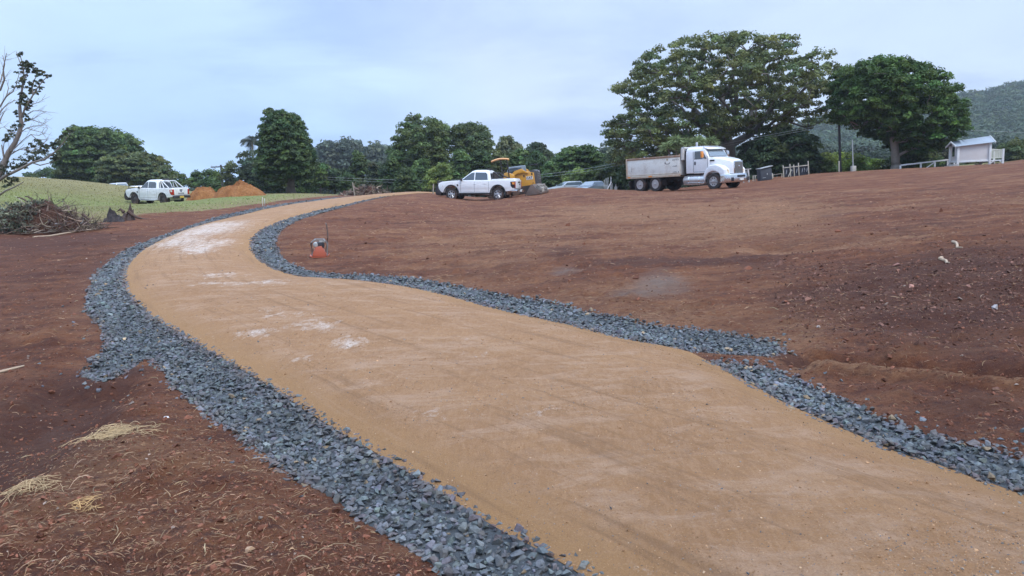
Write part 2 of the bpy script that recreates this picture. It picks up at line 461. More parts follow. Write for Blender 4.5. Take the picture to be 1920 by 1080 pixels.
dark = blobs(G2, [(1180,492,110,7,1.),(1330,488,120,9,.9),(1420,500,90,12,.6),(1500,470,200,8,.5),(1060,475,70,10,.8),(1800,560,260,90,.75),(1500,560,160,50,.45),(120,770,130,60,.8),(30,860,150,60,.6),(1850,760,140,40,.5),(1700,530,120,40,.3),(60,490,260,60,.55),(100,450,200,14,.5),(1650,520,300,60,.35),(1900,480,200,50,.4),(1560,440,120,8,.4),(1700,432,150,7,.5)])
kk = np.where((ys < 30) & (ys > -5) & (np.abs(xs) < 30))[0]
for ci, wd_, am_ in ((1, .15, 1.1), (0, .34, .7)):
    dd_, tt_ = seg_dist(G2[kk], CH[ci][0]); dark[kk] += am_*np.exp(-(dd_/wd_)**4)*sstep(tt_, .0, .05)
dd_, tt_ = seg_dist(G2[kk], CH[3][0]); straw[kk] += .8*np.exp(-(dd_/.10)**2); dark[kk] *= 1-.9*np.exp(-(dd_/.12)**2)  # light on the berm crest painted in with the straw tint
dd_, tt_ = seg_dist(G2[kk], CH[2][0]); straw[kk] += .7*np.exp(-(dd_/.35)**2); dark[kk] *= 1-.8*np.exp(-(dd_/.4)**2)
ash = blobs(G2, [(1240,530,70,22,.9),(1060,508,40,8,.8),(1170,552,60,9,.5),(1330,470,80,12,.25),(1560,405,100,9,.4),(100,790,60,30,.3)])
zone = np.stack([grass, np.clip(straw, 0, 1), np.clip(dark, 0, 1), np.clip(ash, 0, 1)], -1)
# grass tint: dry tan on the mound, fresh green in the wet hollow, brown scraped edge
dn, done_ = gd, None
green = blobs(G2, [(60,378,140,10,1.),(200,384,120,10,.9),(390,378,120,10,.9),(520,368,150,7,.7),(300,372,90,10,.6)])
dry = sstep(ys, 60, 74)*(1-sstep(xs, -26, -14))
gt = np.stack([np.clip(green, 0, 1), np.clip(dry, 0, 1), np.clip(1-sstep(gd, .5, 7), 0, 1)*gin, np.zeros(len(xs))], -1)

def ground_mat():
    m_, nt, out = nt_of('red_soil_and_grass')
    v = coords(nt); vs = coords(nt, (.45, 1.3, 1)); 
    z = attr(nt, 'zone'); sep = nt.nodes.new('ShaderNodeSeparateColor'); nt.links.new(z, sep.inputs[0])
    g, st, dk = sep.outputs[0], sep.outputs[1], sep.outputs[2]; ashv = attr(nt, 'zone', 'Alpha')
    t = attr(nt, 'gt'); s2 = nt.nodes.new('ShaderNodeSeparateColor'); nt.links.new(t, s2.inputs[0])
    n1 = noise(nt, v, 1.1, 8, .68); n2 = noise(nt, v, 14, 8, .75); n3 = noise(nt, v, 75, 5, .75); ns = noise(nt, vs, 2.2, 9, .75)
    soil = ramp(nt, n1, [(.3, (.098, .030, .013)), (.5, (.162, .054, .022)), (.72, (.248, .098, .041))])
    soil = mix(nt, soil, (.23, .098, .050), mth(nt, 'MULTIPLY', ramp(nt, ns, [(.50, 0.), (.62, 1.)]), .55))
    soil = mix(nt, soil, (.060, .025, .020), mth(nt, 'MULTIPLY', ramp(nt, n2, [(.38, 1.), (.52, 0.)]), .75))
    soil = mix(nt, soil, (.36, .20, .125), mth(nt, 'MULTIPLY', ramp(nt, n3, [(.56, 0.), (.66, 1.)]), .50))
    bands = noise(nt, coords(nt, (.16, 1.2, 1), (0, 0, -.10)), 1.5, 6, .7, .3)
    soil = mix(nt, soil, (.30, .142, .068), mth(nt, 'MULTIPLY', ramp(nt, bands, [(.52, 0.), (.64, 1.)]), .45))
    soil = mix(nt, soil, (.070, .026, .018), mth(nt, 'MULTIPLY', ramp(nt, bands, [(.36, 1.), (.48, 0.)]), .55))
    # straw mulch in broken streaks, with the berm's painted lit crest
    nst = noise(nt, coords(nt, (1.2, 2.6, 1), (0, 0, .35)), 9, 8, .8, .6)
    sm = mth(nt, 'MULTIPLY', ramp(nt, nst, [(.40, 0.), (.60, 1.)]), ramp(nt, mth(nt, 'ADD', st, mth(nt, 'MULTIPLY', mth(nt, 'SUBTRACT', n1, .5), .8)), [(.15, 0.), (.85, 1.)]))
    soil = mix(nt, soil, (.34, .185, .095), mth(nt, 'MULTIPLY', sm, .85))
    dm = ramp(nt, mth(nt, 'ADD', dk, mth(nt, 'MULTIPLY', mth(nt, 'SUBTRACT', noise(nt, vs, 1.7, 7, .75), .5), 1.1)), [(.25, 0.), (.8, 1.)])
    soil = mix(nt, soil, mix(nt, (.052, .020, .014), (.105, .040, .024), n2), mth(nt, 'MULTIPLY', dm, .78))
    am = ramp(nt, mth(nt, 'ADD', ashv, mth(nt, 'MULTIPLY', mth(nt, 'SUBTRACT', noise(nt, vs, 2.5, 7, .75), .5), 1.0)), [(.3, 0.), (.9, 1.)])
    soil = mix(nt, soil, (.20, .155, .13), mth(nt, 'MULTIPLY', am, .7))
    # grass
    gn = noise(nt, coords(nt, (.5, 1, 1)), 1.6, 8, .7); gf = noise(nt, v, 22, 6, .75)
    gr = ramp(nt, gn, [(.3, (.14, .135, .042)), (.55, (.225, .205, .075)), (.75, (.30, .255, .115))])
    gr = mix(nt, gr, mix(nt, (.16, .185, .045), (.25, .265, .085), gf), mth(nt, 'MULTIPLY', s2.outputs[0], .85))
    gr = mix(nt, gr, mix(nt, (.215, .180, .070), (.33, .275, .125), gn), mth(nt, 'MULTIPLY', s2.outputs[1], .8))
    gr = mix(nt, gr, mix(nt, (.22, .15, .07), (.34, .26, .13), gn), mth(nt, 'MULTIPLY', s2.outputs[2], .75))
    gr = mix(nt, gr, mix(nt, gr, (.5, .5, .5), 1., 'MULTIPLY'), ramp(nt, gf, [(.35, .8), (.55, 0.)]))
    gr = mix(nt, gr, (.15, .10, .05), mth(nt, 'MULTIPLY', ramp(nt, noise(nt, coords(nt, (.25, .8, 1)), 1.1, 8, .75), [(.50, 0.), (.68, 1.)]), .6))
    gm = ramp(nt, mth(nt, 'ADD', g, mth(nt, 'MULTIPLY', mth(nt, 'SUBTRACT', noise(nt, vs, 1.3, 8, .75), .5), 1.3)), [(.42, 0.), (.58, 1.)])
    gm = mth(nt, 'MULTIPLY', gm, ramp(nt, g, [(.02, 0.), (.12, 1.)]))
    c = mix(nt, soil, gr, gm)
    h = mth(nt, 'ADD', mth(nt, 'MULTIPLY', n2, .6), mth(nt, 'MULTIPLY', n3, .25))
    h = mth(nt, 'ADD', h, mth(nt, 'MULTIPLY', nst, .3)); h = mth(nt, 'ADD', h, mth(nt, 'MULTIPLY', bands, .8))
    nr = bump(nt, h, 1., .09)
    princ(nt, out, c, .92, 0, nr, .25)
    return m_
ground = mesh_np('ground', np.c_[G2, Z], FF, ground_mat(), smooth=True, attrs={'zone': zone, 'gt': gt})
tag(ground, 'graded red soil paddock rising to a grassy mound', kind='structure')

# ------------------------------------------------------------------ drive surface and drain beds
def fill_poly(poly, sp_near=.16, k=.02):
    """triangulated fill, interior spacing grows with distance"""
    bb0, bb1 = poly.min(0), poly.max(0)
    P = []
    y = bb0[1]
    while y < bb1[1]:
        s = sp_near+k*max(0, y-2)
        xs_ = np.arange(bb0[0], bb1[0], s)
        q = np.stack([xs_+rng.uniform(-.3, .3, len(xs_))*s, np.full(len(xs_), y)+rng.uniform(-.3, .3, len(xs_))*s], -1)
        P.append(q); y += s
    P = np.vstack(P); P = P[inpoly(P, poly)]
    d, _ = seg_dist(P, np.vstack([poly, poly[:1]]))
    P = P[d > .3*(sp_near+k*np.clip(P[:, 1]-2, 0, 99))]
    # densify boundary
    B = []
    for a, b in zip(poly, np.roll(poly, -1, 0)):
        l = np.hypot(*(b-a)); s = sp_near+k*max(0, a[1]-2); m_ = max(1, int(l/s))
        for i in range(m_): B.append(a+(b-a)*i/m_)
    B = np.array(B); nb = len(B)
    allp = [Vector((float(p[0]), float(p[1]))) for p in np.vstack([B, P])]
    vo, _, fo, _, _, _ = delaunay_2d_cdt(allp, [(i, (i+1) % nb) for i in range(nb)], [], 1, 1e-6)
    return np.array([[v_.x, v_.y] for v_ in vo]), np.array([f_ for f_ in fo if len(f_) == 3])
road_edge_line = [LEx, REx]
def road_z(P):
    d1, _ = seg_dist(P, LEx); d2, _ = seg_dist(P, REx)
    d = np.minimum(d1, d2)
    t = d1/(d1+d2+1e-9)
    return (H0(P[:, 0], P[:, 1]) + .012 + .075*sstep(d, -.05, .5) + .028*4*t*(1-t) + .010*fbm(P[:, 0]*.8, P[:, 1]*.8, 71, 3)
            + .006*fbm(P[:, 0]*4, P[:, 1]*4, 75, 2) - .012*(np.exp(-((d-.55)/.12)**2)))
Pr, Fr = fill_poly(road_poly, .10, .02)
Zr = road_z(Pr)
de = np.minimum(seg_dist(Pr, LEx)[0], seg_dist(Pr, REx)[0])
stain = blobs(Pr, [(385,440,60,9,.8),(330,462,50,10,.75),(420,425,50,6,.7),(370,478,28,12,.8),(420,462,22,7,.6),(420,527,40,6,.75),(500,543,45,7,.6),(400,545,60,6,.45),
                   (480,640,34,9,.9),(600,630,40,12,.75),(655,662,36,11,.9),(570,690,30,8,.7),(540,605,60,14,.4),(900,690,60,8,.35),(1000,800,80,12,.35),(810,800,40,14,.35),(1370,1000,70,20,.2),(1090,800,60,14,.2)])
ed = sstep(de, 0.0, .45)
cross = np.clip(seg_dist(Pr, LEx)[0]/3., 0, 1.3)
def road_mat():
    m_, nt, out = nt_of('compacted_tan_road_base')
    v = coords(nt); e = attr(nt, 'edge', 'Fac'); s_ = attr(nt, 'stain', 'Fac'); cr = attr(nt, 'cross', 'Fac')
    n1 = noise(nt, v, .9, 7, .65); n2 = noise(nt, v, 9, 7, .7); n3 = noise(nt, v, 95, 5, .85); n4 = noise(nt, v, 55, 4, .75)
    rip = noise(nt, coords(nt, (2.4, .6, 1), (0, 0, -1.05)), 11, 8, .80, .4)
    c = ramp(nt, n1, [(.3, (.275, .136, .056)), (.55, (.325, .168, .073)), (.75, (.375, .206, .098))])
    c = mix(nt, c, (.43, .250, .136), mth(nt, 'MULTIPLY', mth(nt, 'MULTIPLY', ramp(nt, rip, [(.46, 0.), (.58, 1.)]), e), .42))
    c = mix(nt, c, (.25, .135, .070), mth(nt, 'MULTIPLY', ramp(nt, n2, [(.40, 1.), (.50, 0.)]), .34))
    c = mix(nt, c, (.47, .305, .20), mth(nt, 'MULTIPLY', mth(nt, 'MULTIPLY', ramp(nt, noise(nt, coords(nt, (.7, 1.6, 1), (0, 0, .3)), 2.2, 9, .78, .4), [(.48, 0.), (.62, 1.)]), e), .5))
    c = mix(nt, c, (.335, .180, .071), mth(nt, 'MULTIPLY', mth(nt, 'SUBTRACT', 1., e), .75))
    c = mix(nt, c, (.20, .13, .085), mth(nt, 'MULTIPLY', ramp(nt, n3, [(.36, 1.), (.46, 0.)]), .75))
    c = mix(nt, c, (.50, .34, .215), mth(nt, 'MULTIPLY', ramp(nt, n3, [(.56, 0.), (.66, 1.)]), .50))
    c = mix(nt, c, (.27, .215, .175), mth(nt, 'MULTIPLY', ramp(nt, noise(nt, v, .5, 9, .8, .3), [(.56, 0.), (.66, 1.)]), mth(nt, 'MULTIPLY', ramp(nt, n4, [(.5, 0.), (.6, 1.)]), .5)))
    sm = ramp(nt, mth(nt, 'ADD', s_, mth(nt, 'MULTIPLY', mth(nt, 'SUBTRACT', noise(nt, coords(nt, (1., .5, 1), (0, 0, -.9)), 6, 9, .85, .4), .5), 3.2)), [(.35, 0.), (.85, 1.)])
    c = mix(nt, c, (.62, .52, .44), mth(nt, 'MULTIPLY', mth(nt, 'MULTIPLY', sm, ramp(nt, n4, [(.38, .45), (.55, 1.)])), .85))
    ca = nt.nodes.new('ShaderNodeCombineXYZ'); nt.links.new(mth(nt, 'MULTIPLY', cr, 22.), ca.inputs[0]); nt.links.new(mth(nt, 'MULTIPLY', attr(nt, 'along', 'Fac'), .55), ca.inputs[1])
    wl = noise(nt, ca.outputs[0], 1., 5, .7); c = mix(nt, c, (.19, .100, .048), mth(nt, 'MULTIPLY', ramp(nt, wl, [(.54, 0.), (.66, 1.)]), .5))
    c = mix(nt, c, (.42, .26, .155), mth(nt, 'MULTIPLY', ramp(nt, wl, [(.30, 1.), (.42, 0.)]), .4))
    h = mth(nt, 'ADD', mth(nt, 'MULTIPLY', n3, .35), mth(nt, 'MULTIPLY', n2, .4)); h = mth(nt, 'ADD', h, mth(nt, 'MULTIPLY', rip, .4)); h = mth(nt, 'ADD', h, mth(nt, 'MULTIPLY', n4, .3))
    princ(nt, out, c, mth(nt, 'SUBTRACT', .93, mth(nt, 'MULTIPLY', sm, .35)), 0, bump(nt, h, 1., .03), .3)
    return m_
road = mesh_np('gravel_drive', np.c_[Pr, Zr], Fr, road_mat(), smooth=True, attrs={'edge': ed, 'stain': np.clip(stain, 0, 1), 'cross': cross, 'along': seg_dist(Pr, LEx)[1]*60.})
tag(road, 'curving drive of compacted tan road base', kind='structure')

# crushed rock prototypes: convex hulls
def hull_proto(npt, sq=(1, .8, .55), seed=0):
    r2 = np.random.default_rng(seed)
    p = r2.normal(size=(npt, 3)); p /= np.linalg.norm(p, axis=1)[:, None]; p *= r2.uniform(.8, 1.1, (npt, 1)); p *= np.array(sq)*r2.uniform(.8, 1.2, 3)
    bm = bmesh.new(); vs = [bm.verts.new(q) for q in p]
    res = bmesh.ops.convex_hull(bm, input=vs)
    bmesh.ops.delete(bm, geom=[g_ for g_ in res['geom_interior'] if isinstance(g_, bmesh.types.BMVert)], context='VERTS')
    bmesh.ops.triangulate(bm, faces=bm.faces)
    bm.verts.index_update()
    V = np.array([v_.co[:] for v_ in bm.verts]); Fx = np.array([[v_.index for v_ in f_.verts] for f_ in bm.faces]); bm.free()
    return V, Fx
PRO = [hull_proto(11, seed=i) for i in range(14)]
def rotmats(n_, tilt=1.0):
    a = rng.uniform(0, 2*np.pi, n_); b = rng.normal(0, tilt, n_); c = rng.normal(0, tilt, n_)
    ca, sa, cb, sb, cc, s_c = np.cos(a), np.sin(a), np.cos(b), np.sin(b), np.cos(c), np.sin(c)
    o, i = np.zeros(n_), np.ones(n_)
    Rz = np.stack([ca, -sa, o, sa, ca, o, o, o, i], -1).reshape(-1, 3, 3)
    Ry = np.stack([cb, o, sb, o, i, o, -sb, o, cb], -1).reshape(-1, 3, 3)
    Rx = np.stack([i, o, o, o, cc, -s_c, o, s_c, cc], -1).reshape(-1, 3, 3)
    return Rz@Ry@Rx
def scatter_rocks(P, size, col, tilt=.6, protos=PRO):
    """P (n,3), size (n,), col (n,3)"""
    VV, FFs, CC = [], [], []; off = 0
    which = rng.integers(0, len(protos), len(P)); RM = rotmats(len(P), tilt)
    for k, (V, Fx) in enumerate(protos):
        s = np.where(which == k)[0]
        if len(s) == 0: continue
        Q = np.einsum('nij,vj->nvi', RM[s], V)*size[s, None, None]+P[s, None, :]
        m_ = len(V)
        VV.append(Q.reshape(-1, 3)); CC.append(np.repeat(col[s], m_, 0))
        FFs.append((Fx[None]+(np.arange(len(s))*m_)[:, None, None]+off).reshape(-1, 3)); off += len(s)*m_
    return np.vstack(VV), np.vstack(FFs), np.vstack(CC)
def bed_z(P, inner, poly):
    d, _ = seg_dist(P, inner); do, _ = seg_dist(P, np.vstack([poly, poly[:1]]))
    k = .05+.02*0
    return H0(P[:, 0], P[:, 1]) - .012 + .022*(1-sstep(d, 0, .16)) - .035*sstep(d, .05, .5)*sstep(do, .0, .3) + .03*fbm(P[:, 0]*2.2, P[:, 1]*2.2, 81, 3)*sstep(do, 0, .15)
bed_mat = M('drain_bed_grit', (.070, .078, .084), .9, var=.4, scale=45, bmp=.8)
stone_mat = vcol_mat('crushed_blue_stone', .62, spec=.45, bmp=.35, scale=60)
def drain(name, poly, inner, label):
    Pb, Fb = fill_poly(poly, .10, .02)
    bed = mesh_np('drain_bed', np.c_[Pb, bed_z(Pb, inner, poly)], Fb, bed_mat, smooth=True)
    tag(bed, label+', dark grit bed under the stones', kind='structure')
    # sample stones: uniform in world, real sizes, thinner sampling only where they shrink below a pixel
    bb0, bb1 = poly.min(0)-.1, poly.max(0)+.1; P = []
    y = bb0[1]
    while y < bb1[1]:
        s = .031 if y < 9 else (.041 if y < 18 else (.058 if y < 30 else .082))
        xs_ = np.arange(bb0[0], bb1[0], s)
        P.append(np.stack([xs_, np.full(len(xs_), y)], -1)+rng.uniform(-.5, .5, (len(xs_), 2))*s*1.0); y += s
    P = np.vstack(P)
    # ragged outline
    jig = np.stack([fbm(P[:, 0]*3, P[:, 1]*3, 91, 3), fbm(P[:, 0]*3, P[:, 1]*3, 95, 3)], -1)*.10
    di, _ = seg_dist(P, inner); lip = (di < .055+.5*np.abs(jig[:, 0])) & inpoly(P, road_poly) & (rng.random(len(P)) < .75)
    P = P[inpoly(P+jig*(sstep(di, .0, .15)[:, None]), poly) | lip]
    # strays outside the edge
    st = poly[rng.integers(0, len(poly), 170)]+rng.normal(0, .13, (170, 2)); st = st[(~inpoly(st, poly)) & (~inpoly(st, road_poly)) & (st[:, 1] < 25)]
    n1 = len(P); P = np.vstack([P, st]); nn = len(P)
    sz = np.where(P[:, 1] < 9, .0215, np.where(P[:, 1] < 18, .028, np.where(P[:, 1] < 30, .038, .050)))*np.exp(np.clip(rng.normal(-.04, .36, nn), -1, .55))
    z = bed_z(P, inner, poly); inr = inpoly(P, road_poly); z[inr] = road_z(P[inr])-.004; z[n1:] = H(P[n1:, 0], P[n1:, 1])
    z += sz*rng.uniform(-.1, .75, nn)*np.where(inr, .15, 1.)*np.r_[np.ones(n1), np.full(nn-n1, .4)]
    base = np.array([.112, .124, .128]); tone = np.exp(rng.normal(0, .26, nn))*(1+.5*fbm(P[:, 0]*1.5, P[:, 1]*1.5, 88, 2))
    col = base*tone[:, None]*(1+rng.normal(0, .05, (nn, 3)))
    dust = np.exp(-seg_dist(P, np.vstack([poly, poly[:1]]))[0]/.08)*rng.random(nn)*.55; col = col*(1-dust[:, None])+np.array([.19, .085, .055])*dust[:, None]
    tan = rng.random(nn) < .018; col[tan] = np.array([.27, .19, .11])*tone[tan, None]
    V, Fx, C = scatter_rocks(np.c_[P, z], sz, np.clip(col, 0, .6), .42)
    o = mesh_np(name, V, Fx, stone_mat, attrs={'col': C})
    tag(o, label, 'drain', kind='stuff'); return nn
n_st = drain('crushed_stone', gl_poly, gl_in, 'blue grey crushed stone drain along the left edge of the drive')
n_st += drain('crushed_stone', gr_poly, gr_in, 'blue grey crushed stone drain round the inner bend of the drive')
n_st += drain('crushed_stone', g2_poly, g2_in, 'blue grey crushed stone drain at the lower right of the drive')
print('stones', n_st)

# ------------------------------------------------------------------ clods, straw and twigs on the soil
def free_soil(P, marg=.0):
    k = ~inpoly(P, road_poly) & ~inpoly(P, gl_poly) & ~inpoly(P, gr_poly) & ~inpoly(P, g2_poly)
    return k
def screen_pts(n_, ymin=400, ymax=1200, bias=1.0):
    px = rng.uniform(-250, 2200, n_); py = ymin+(ymax-ymin)*rng.random(n_)**bias
    P, ok = hit0(px, py); P = P[ok][:, :2]
    P = P+rng.normal(0, .02, P.shape)*P[:, 1:2]*.4
    return P[(P[:, 1] > 1.2) & free_soil(P)]
P = screen_pts(46000, 385, 1200, 1.1); ig = inpoly(P, grass_poly); P = P[~ig]
near = np.clip(P[:, 1]/6, 1, 5)
sz = .0062*np.exp(rng.normal(0, .6, len(P)))*near**.45
cl = np.array([.19, .078, .048])*np.exp(rng.normal(0, .28, (len(P), 1)))
V, Fx, C = scatter_rocks(np.c_[P, H(P[:, 0], P[:, 1])+sz*.1], sz, cl, .6)
tag(mesh_np('soil_clods', V, Fx, vcol_mat('clod', .95, spec=.15, bmp=.4, scale=60), attrs={'col': C}), 'small crumbs and clods of red soil over the graded ground', 'soil', kind='stuff')
# stonier patch on the dark bank at right
px = rng.uniform(1450, 2100, 5200); py = rng.normal(535, 55, 5200); Pq, ok = hit0(px, py); Pq = Pq[ok][:, :2]; Pq = Pq[free_soil(Pq)]
sz = .012*np.exp(rng.normal(0, .5, len(Pq))); cl = np.array([.16, .082, .060])*np.exp(rng.normal(0, .4, (len(Pq), 1)))
V, Fx, C = scatter_rocks(np.c_[Pq, H(Pq[:, 0], Pq[:, 1])+sz*.15], sz, cl, .6)
tag(mesh_np('bank_rubble', V, Fx, vcol_mat('clod', .95), attrs={'col': C}), 'broken earth and small stones on the dark bank at right', 'rubble', kind='stuff')
# loose grit on the drive
px = rng.uniform(-50, 2000, 46000); py = 400+780*rng.random(46000)**.8; Pq, ok = hit0(px, py); Pq = Pq[ok][:, :2]; Pq = Pq[inpoly(Pq, road_poly)]
gq, _ = seg_dist(Pq, LE); gq2, _ = seg_dist(Pq, RE); gq = np.minimum(gq, gq2)
Pq = Pq[rng.random(len(Pq)) < np.clip(.30+.9*np.exp(-gq/.12)+.8*(fbm(Pq[:, 0]*1.1, Pq[:, 1]*1.1, 57, 3) > .12), 0, 1)]
sz = .0036*np.exp(rng.normal(0, .38, len(Pq)))*np.clip(Pq[:, 1]/4, 1, 4)**.7
pal = np.array([[.40, .23, .12], [.28, .15, .075], [.22, .19, .16], [.42, .28, .17], [.12, .12, .125]])
cl = pal[rng.choice(5, len(Pq), p=[.34, .28, .12, .18, .08])]*np.exp(rng.normal(0, .15, (len(Pq), 1)))
V, Fx, C = scatter_rocks(np.c_[Pq, road_z(Pq)+sz*.1], sz, cl, .5)
tag(mesh_np('loose_grit', V, Fx, vcol_mat('grit', .9, spec=.2, scale=0), attrs={'col': C}), 'fine loose grit lying on the compacted drive', 'grit', kind='stuff')
# pale stones
P = screen_pts(520, 385, 1200, 1.2); P = P[~inpoly(P, grass_poly)]
sz = .009*np.exp(rng.normal(0, .4, len(P)))*np.clip(P[:, 1]/6, 1, 3.5)**.6
cl = np.array([.30, .22, .17])*np.exp(rng.normal(0, .25, (len(P), 1)))
V, Fx, C = scatter_rocks(np.c_[P, H(P[:, 0], P[:, 1])+sz*.1], sz, cl, .5)
tag(mesh_np('pebbles', V, Fx, vcol_mat('pebble', .8, spec=.3), attrs={'col': C}), 'scattered pale pebbles lying in the red soil', 'pebbles', kind='stuff')

def fibres(P, length, width, col, lift=.01, bend=.17, heading=None, seg=4, rise=0.12):
    n_ = len(P); a = rng.uniform(0, 2*np.pi, n_) if heading is None else heading+rng.normal(0, .7, n_)
    k = rng.normal(0, bend, n_)
    pts_ = [np.zeros((n_, 2))]; ang = a.copy()
    for i in range(seg):
        pts_.append(pts_[-1]+np.stack([np.cos(ang), np.sin(ang)], -1)*(length/seg)[:, None]); ang = ang+k+rng.normal(0, .15, n_)
    C2 = np.stack(pts_, 1); C2 -= C2.mean(1, keepdims=True)
    XY = C2+P[:, None, :]
    tt = np.linspace(-1, 1, seg+1)
    zz = H(XY[..., 0], XY[..., 1])+lift+width[:, None]*.4+ (length*np.abs(rng.normal(0, rise, n_)))[:, None]*(1-tt[None]**2) + (length*rng.normal(0, rise*.8, n_))[:, None]*tt[None]*.5*(rng.random(n_) < .5)[:, None]
    zz = np.maximum(zz, H(XY[..., 0], XY[..., 1])+.002)
    dd = np.gradient(XY, axis=1); dd /= np.linalg.norm(dd, axis=2, keepdims=True)+1e-9
    pr = np.stack([-dd[..., 1], dd[..., 0]], -1)
    w = width[:, None, None]*np.array([.6, 1, 1, .9, .45])[None, :seg+1, None]*.5
    A3 = np.concatenate([XY+pr*w, zz[..., None]], -1); B3 = np.concatenate([XY-pr*w, zz[..., None]], -1); T3 = np.concatenate([XY, zz[..., None]+w*1.3], -1)
    V = np.stack([A3, T3, B3], 2).reshape(-1, 3)
    base = np.arange(n_)[:, None, None]*(seg+1)*3
    f = []
    for s in range(seg):
        for q, r_ in ((0, 1), (1, 2)): f.append([s*3+q, s*3+r_, (s+1)*3+r_, (s+1)*3+q])
    Fx = (np.array(f)[None]+base).reshape(-1, 4)
    return V, Fx, np.repeat(col, (seg+1)*3, 0)
straw_mat = vcol_mat('straw', .8, transl=.12, spec=.25, scale=0)
def straw_field(n_, kmin, kmax, bias, lenm, wm, colb, name, label, wt):
    P = screen_pts(n_, kmin, kmax, bias); P = P[~inpoly(P, grass_poly)]
    keep = rng.random(len(P)) < wt(P); P = P[keep]
    sc_ = np.clip(P[:, 1]/5, 1, 9)**.62
    L = lenm*np.exp(rng.normal(0, .5, len(P)))*sc_; W = wm*np.exp(rng.normal(0, .3, len(P)))*sc_**1.5
    c = np.array(colb)*np.exp(rng.normal(0, .25, (len(P), 1)))*(1+rng.normal(0, .04, (len(P), 3)))
    V, Fx, C = fibres(P, L, W, c)
    tag(mesh_np(name, V, Fx, straw_mat, attrs={'col': C}), label, 'straw', kind='stuff')
def wt1(P):
    d = blobs(P, [(200,850,200,70,1.),(60,960,260,80,1.),(300,950,260,120,.45),(1250,600,260,60,.5),(700,470,200,60,.4),(1500,600,160,60,.5)])
    m_ = sstep(fbm(P[:, 0]*.8, P[:, 1]*.8, 101, 3), -.35, .35)
    dk_ = blobs(P, [(120,770,130,50,.9),(1800,600,200,70,.5)])
    return np.clip((.14+.45*d+.22*m_+.3*sstep(P[:, 1], 8, 20)*sstep(P[:, 0], -6, 0))*(1-np.clip(dk_, 0, .9)), .02, 1)
straw_field(60000, 362, 1200, 1.3, .023, .0023, (.33, .20, .115), 'straw_litter', 'dry straw and root fibres strewn over the red soil', wt1)
straw_field(1500, 470, 1200, .8, .065, .0036, (.38, .255, .15), 'twig_litter', 'longer dry twigs and stalks lying on the red soil', wt1)
# two bright tufts of straw, and a third by the drive
def clump(px, py, rad, n_, label, colb):
    C_, _ = hit0([px], [py]); c = C_[0, :2]
    P = c+rng.normal(0, rad*.45, (n_, 2))*np.array([1.25, .8])
    V, Fx, Cc = fibres(P, np.full(n_, rad*.55)*np.exp(rng.normal(0, .4, n_)), np.full(n_, .0036), np.array(colb)*np.exp(rng.normal(0, .2, (n_, 1))), lift=.010, bend=.2, rise=.09)
    tag(mesh_np('straw_clump', V, Fx, straw_mat, attrs={'col': Cc}), label, 'straw clump', 'pale straw clumps on the red soil')
clump(215,822,.21,240,'larger pale straw clump below the stone outlet of the left drain',(.46,.33,.18))
clump(52,925,.15,160,'smaller pale straw clump near the left edge of the picture',(.45,.32,.18))
clump(155,960,.10,35,'thin yellowish clump of straw and root at lower left',(.52,.33,.15))
# lone sticks
def stick(name, p0, p1, r, label, col=(.42, .31, .21)):
    A_, _ = hit0([p0[0], p1[0]], [p0[1], p1[1]]); pts_ = [A_[0]+(A_[1]-A_[0])*t for t in (0, .25, .5, .75, 1)]
    L = [(p[0]+random.gauss(0, r*1.2), p[1]+random.gauss(0, r*1.2), hz(p[0], p[1])+r*.9) for p in pts_]
    o = MB().tube(L, [r, r*.95, r*.9, r*.75, r*.4], 6).build(name, M('dead_stick', col, .85, var=.3, scale=20)); tag(o, label, 'stick'); return o
stick('stick', (-40,708), (42,693), .018, 'pale stick lying on the soil left of the stone outlet')
stick('stick', (1765,488), (1782,499), .022, 'short pale stick on the dark bank at right')
stick('stick', (1785,456), (1805,468), .022, 'thin forked twig higher on the dark bank')
def stone(px, py, size, label, col):
    A_, _ = hit0([px], [py]); a = A_[0]; V, Fx = PRO[int(px) % 14]
    o = mesh_np('loose_stone', V*size+np.array([0, 0, size*.3]), Fx, M('loose_stone_%d' % int(col[0]*100), col, .85, var=.25, scale=30, bmp=.4)); o.location = (a[0], a[1], hz(a[0], a[1])); tag(o, label, 'stone')
stone(470,1047,.030,'tan clod beside the left drain at the bottom of the picture',(.42,.26,.15))
stone(1535,621,.035,'pale rounded stone on the soil above the right channel',(.5,.4,.33))
stone(1611,676,.035,'pale stone sitting in the dark right channel',(.5,.42,.36))
stone(1868,580,.06,'flat grey stone on the dark bank at the right edge',(.36,.32,.31))
stone(1680,500,.07,'reddish lump of earth on the dark bank',(.25,.12,.09))
stone(313,790,.022,'small white stone near the large straw clump',(.62,.58,.55))
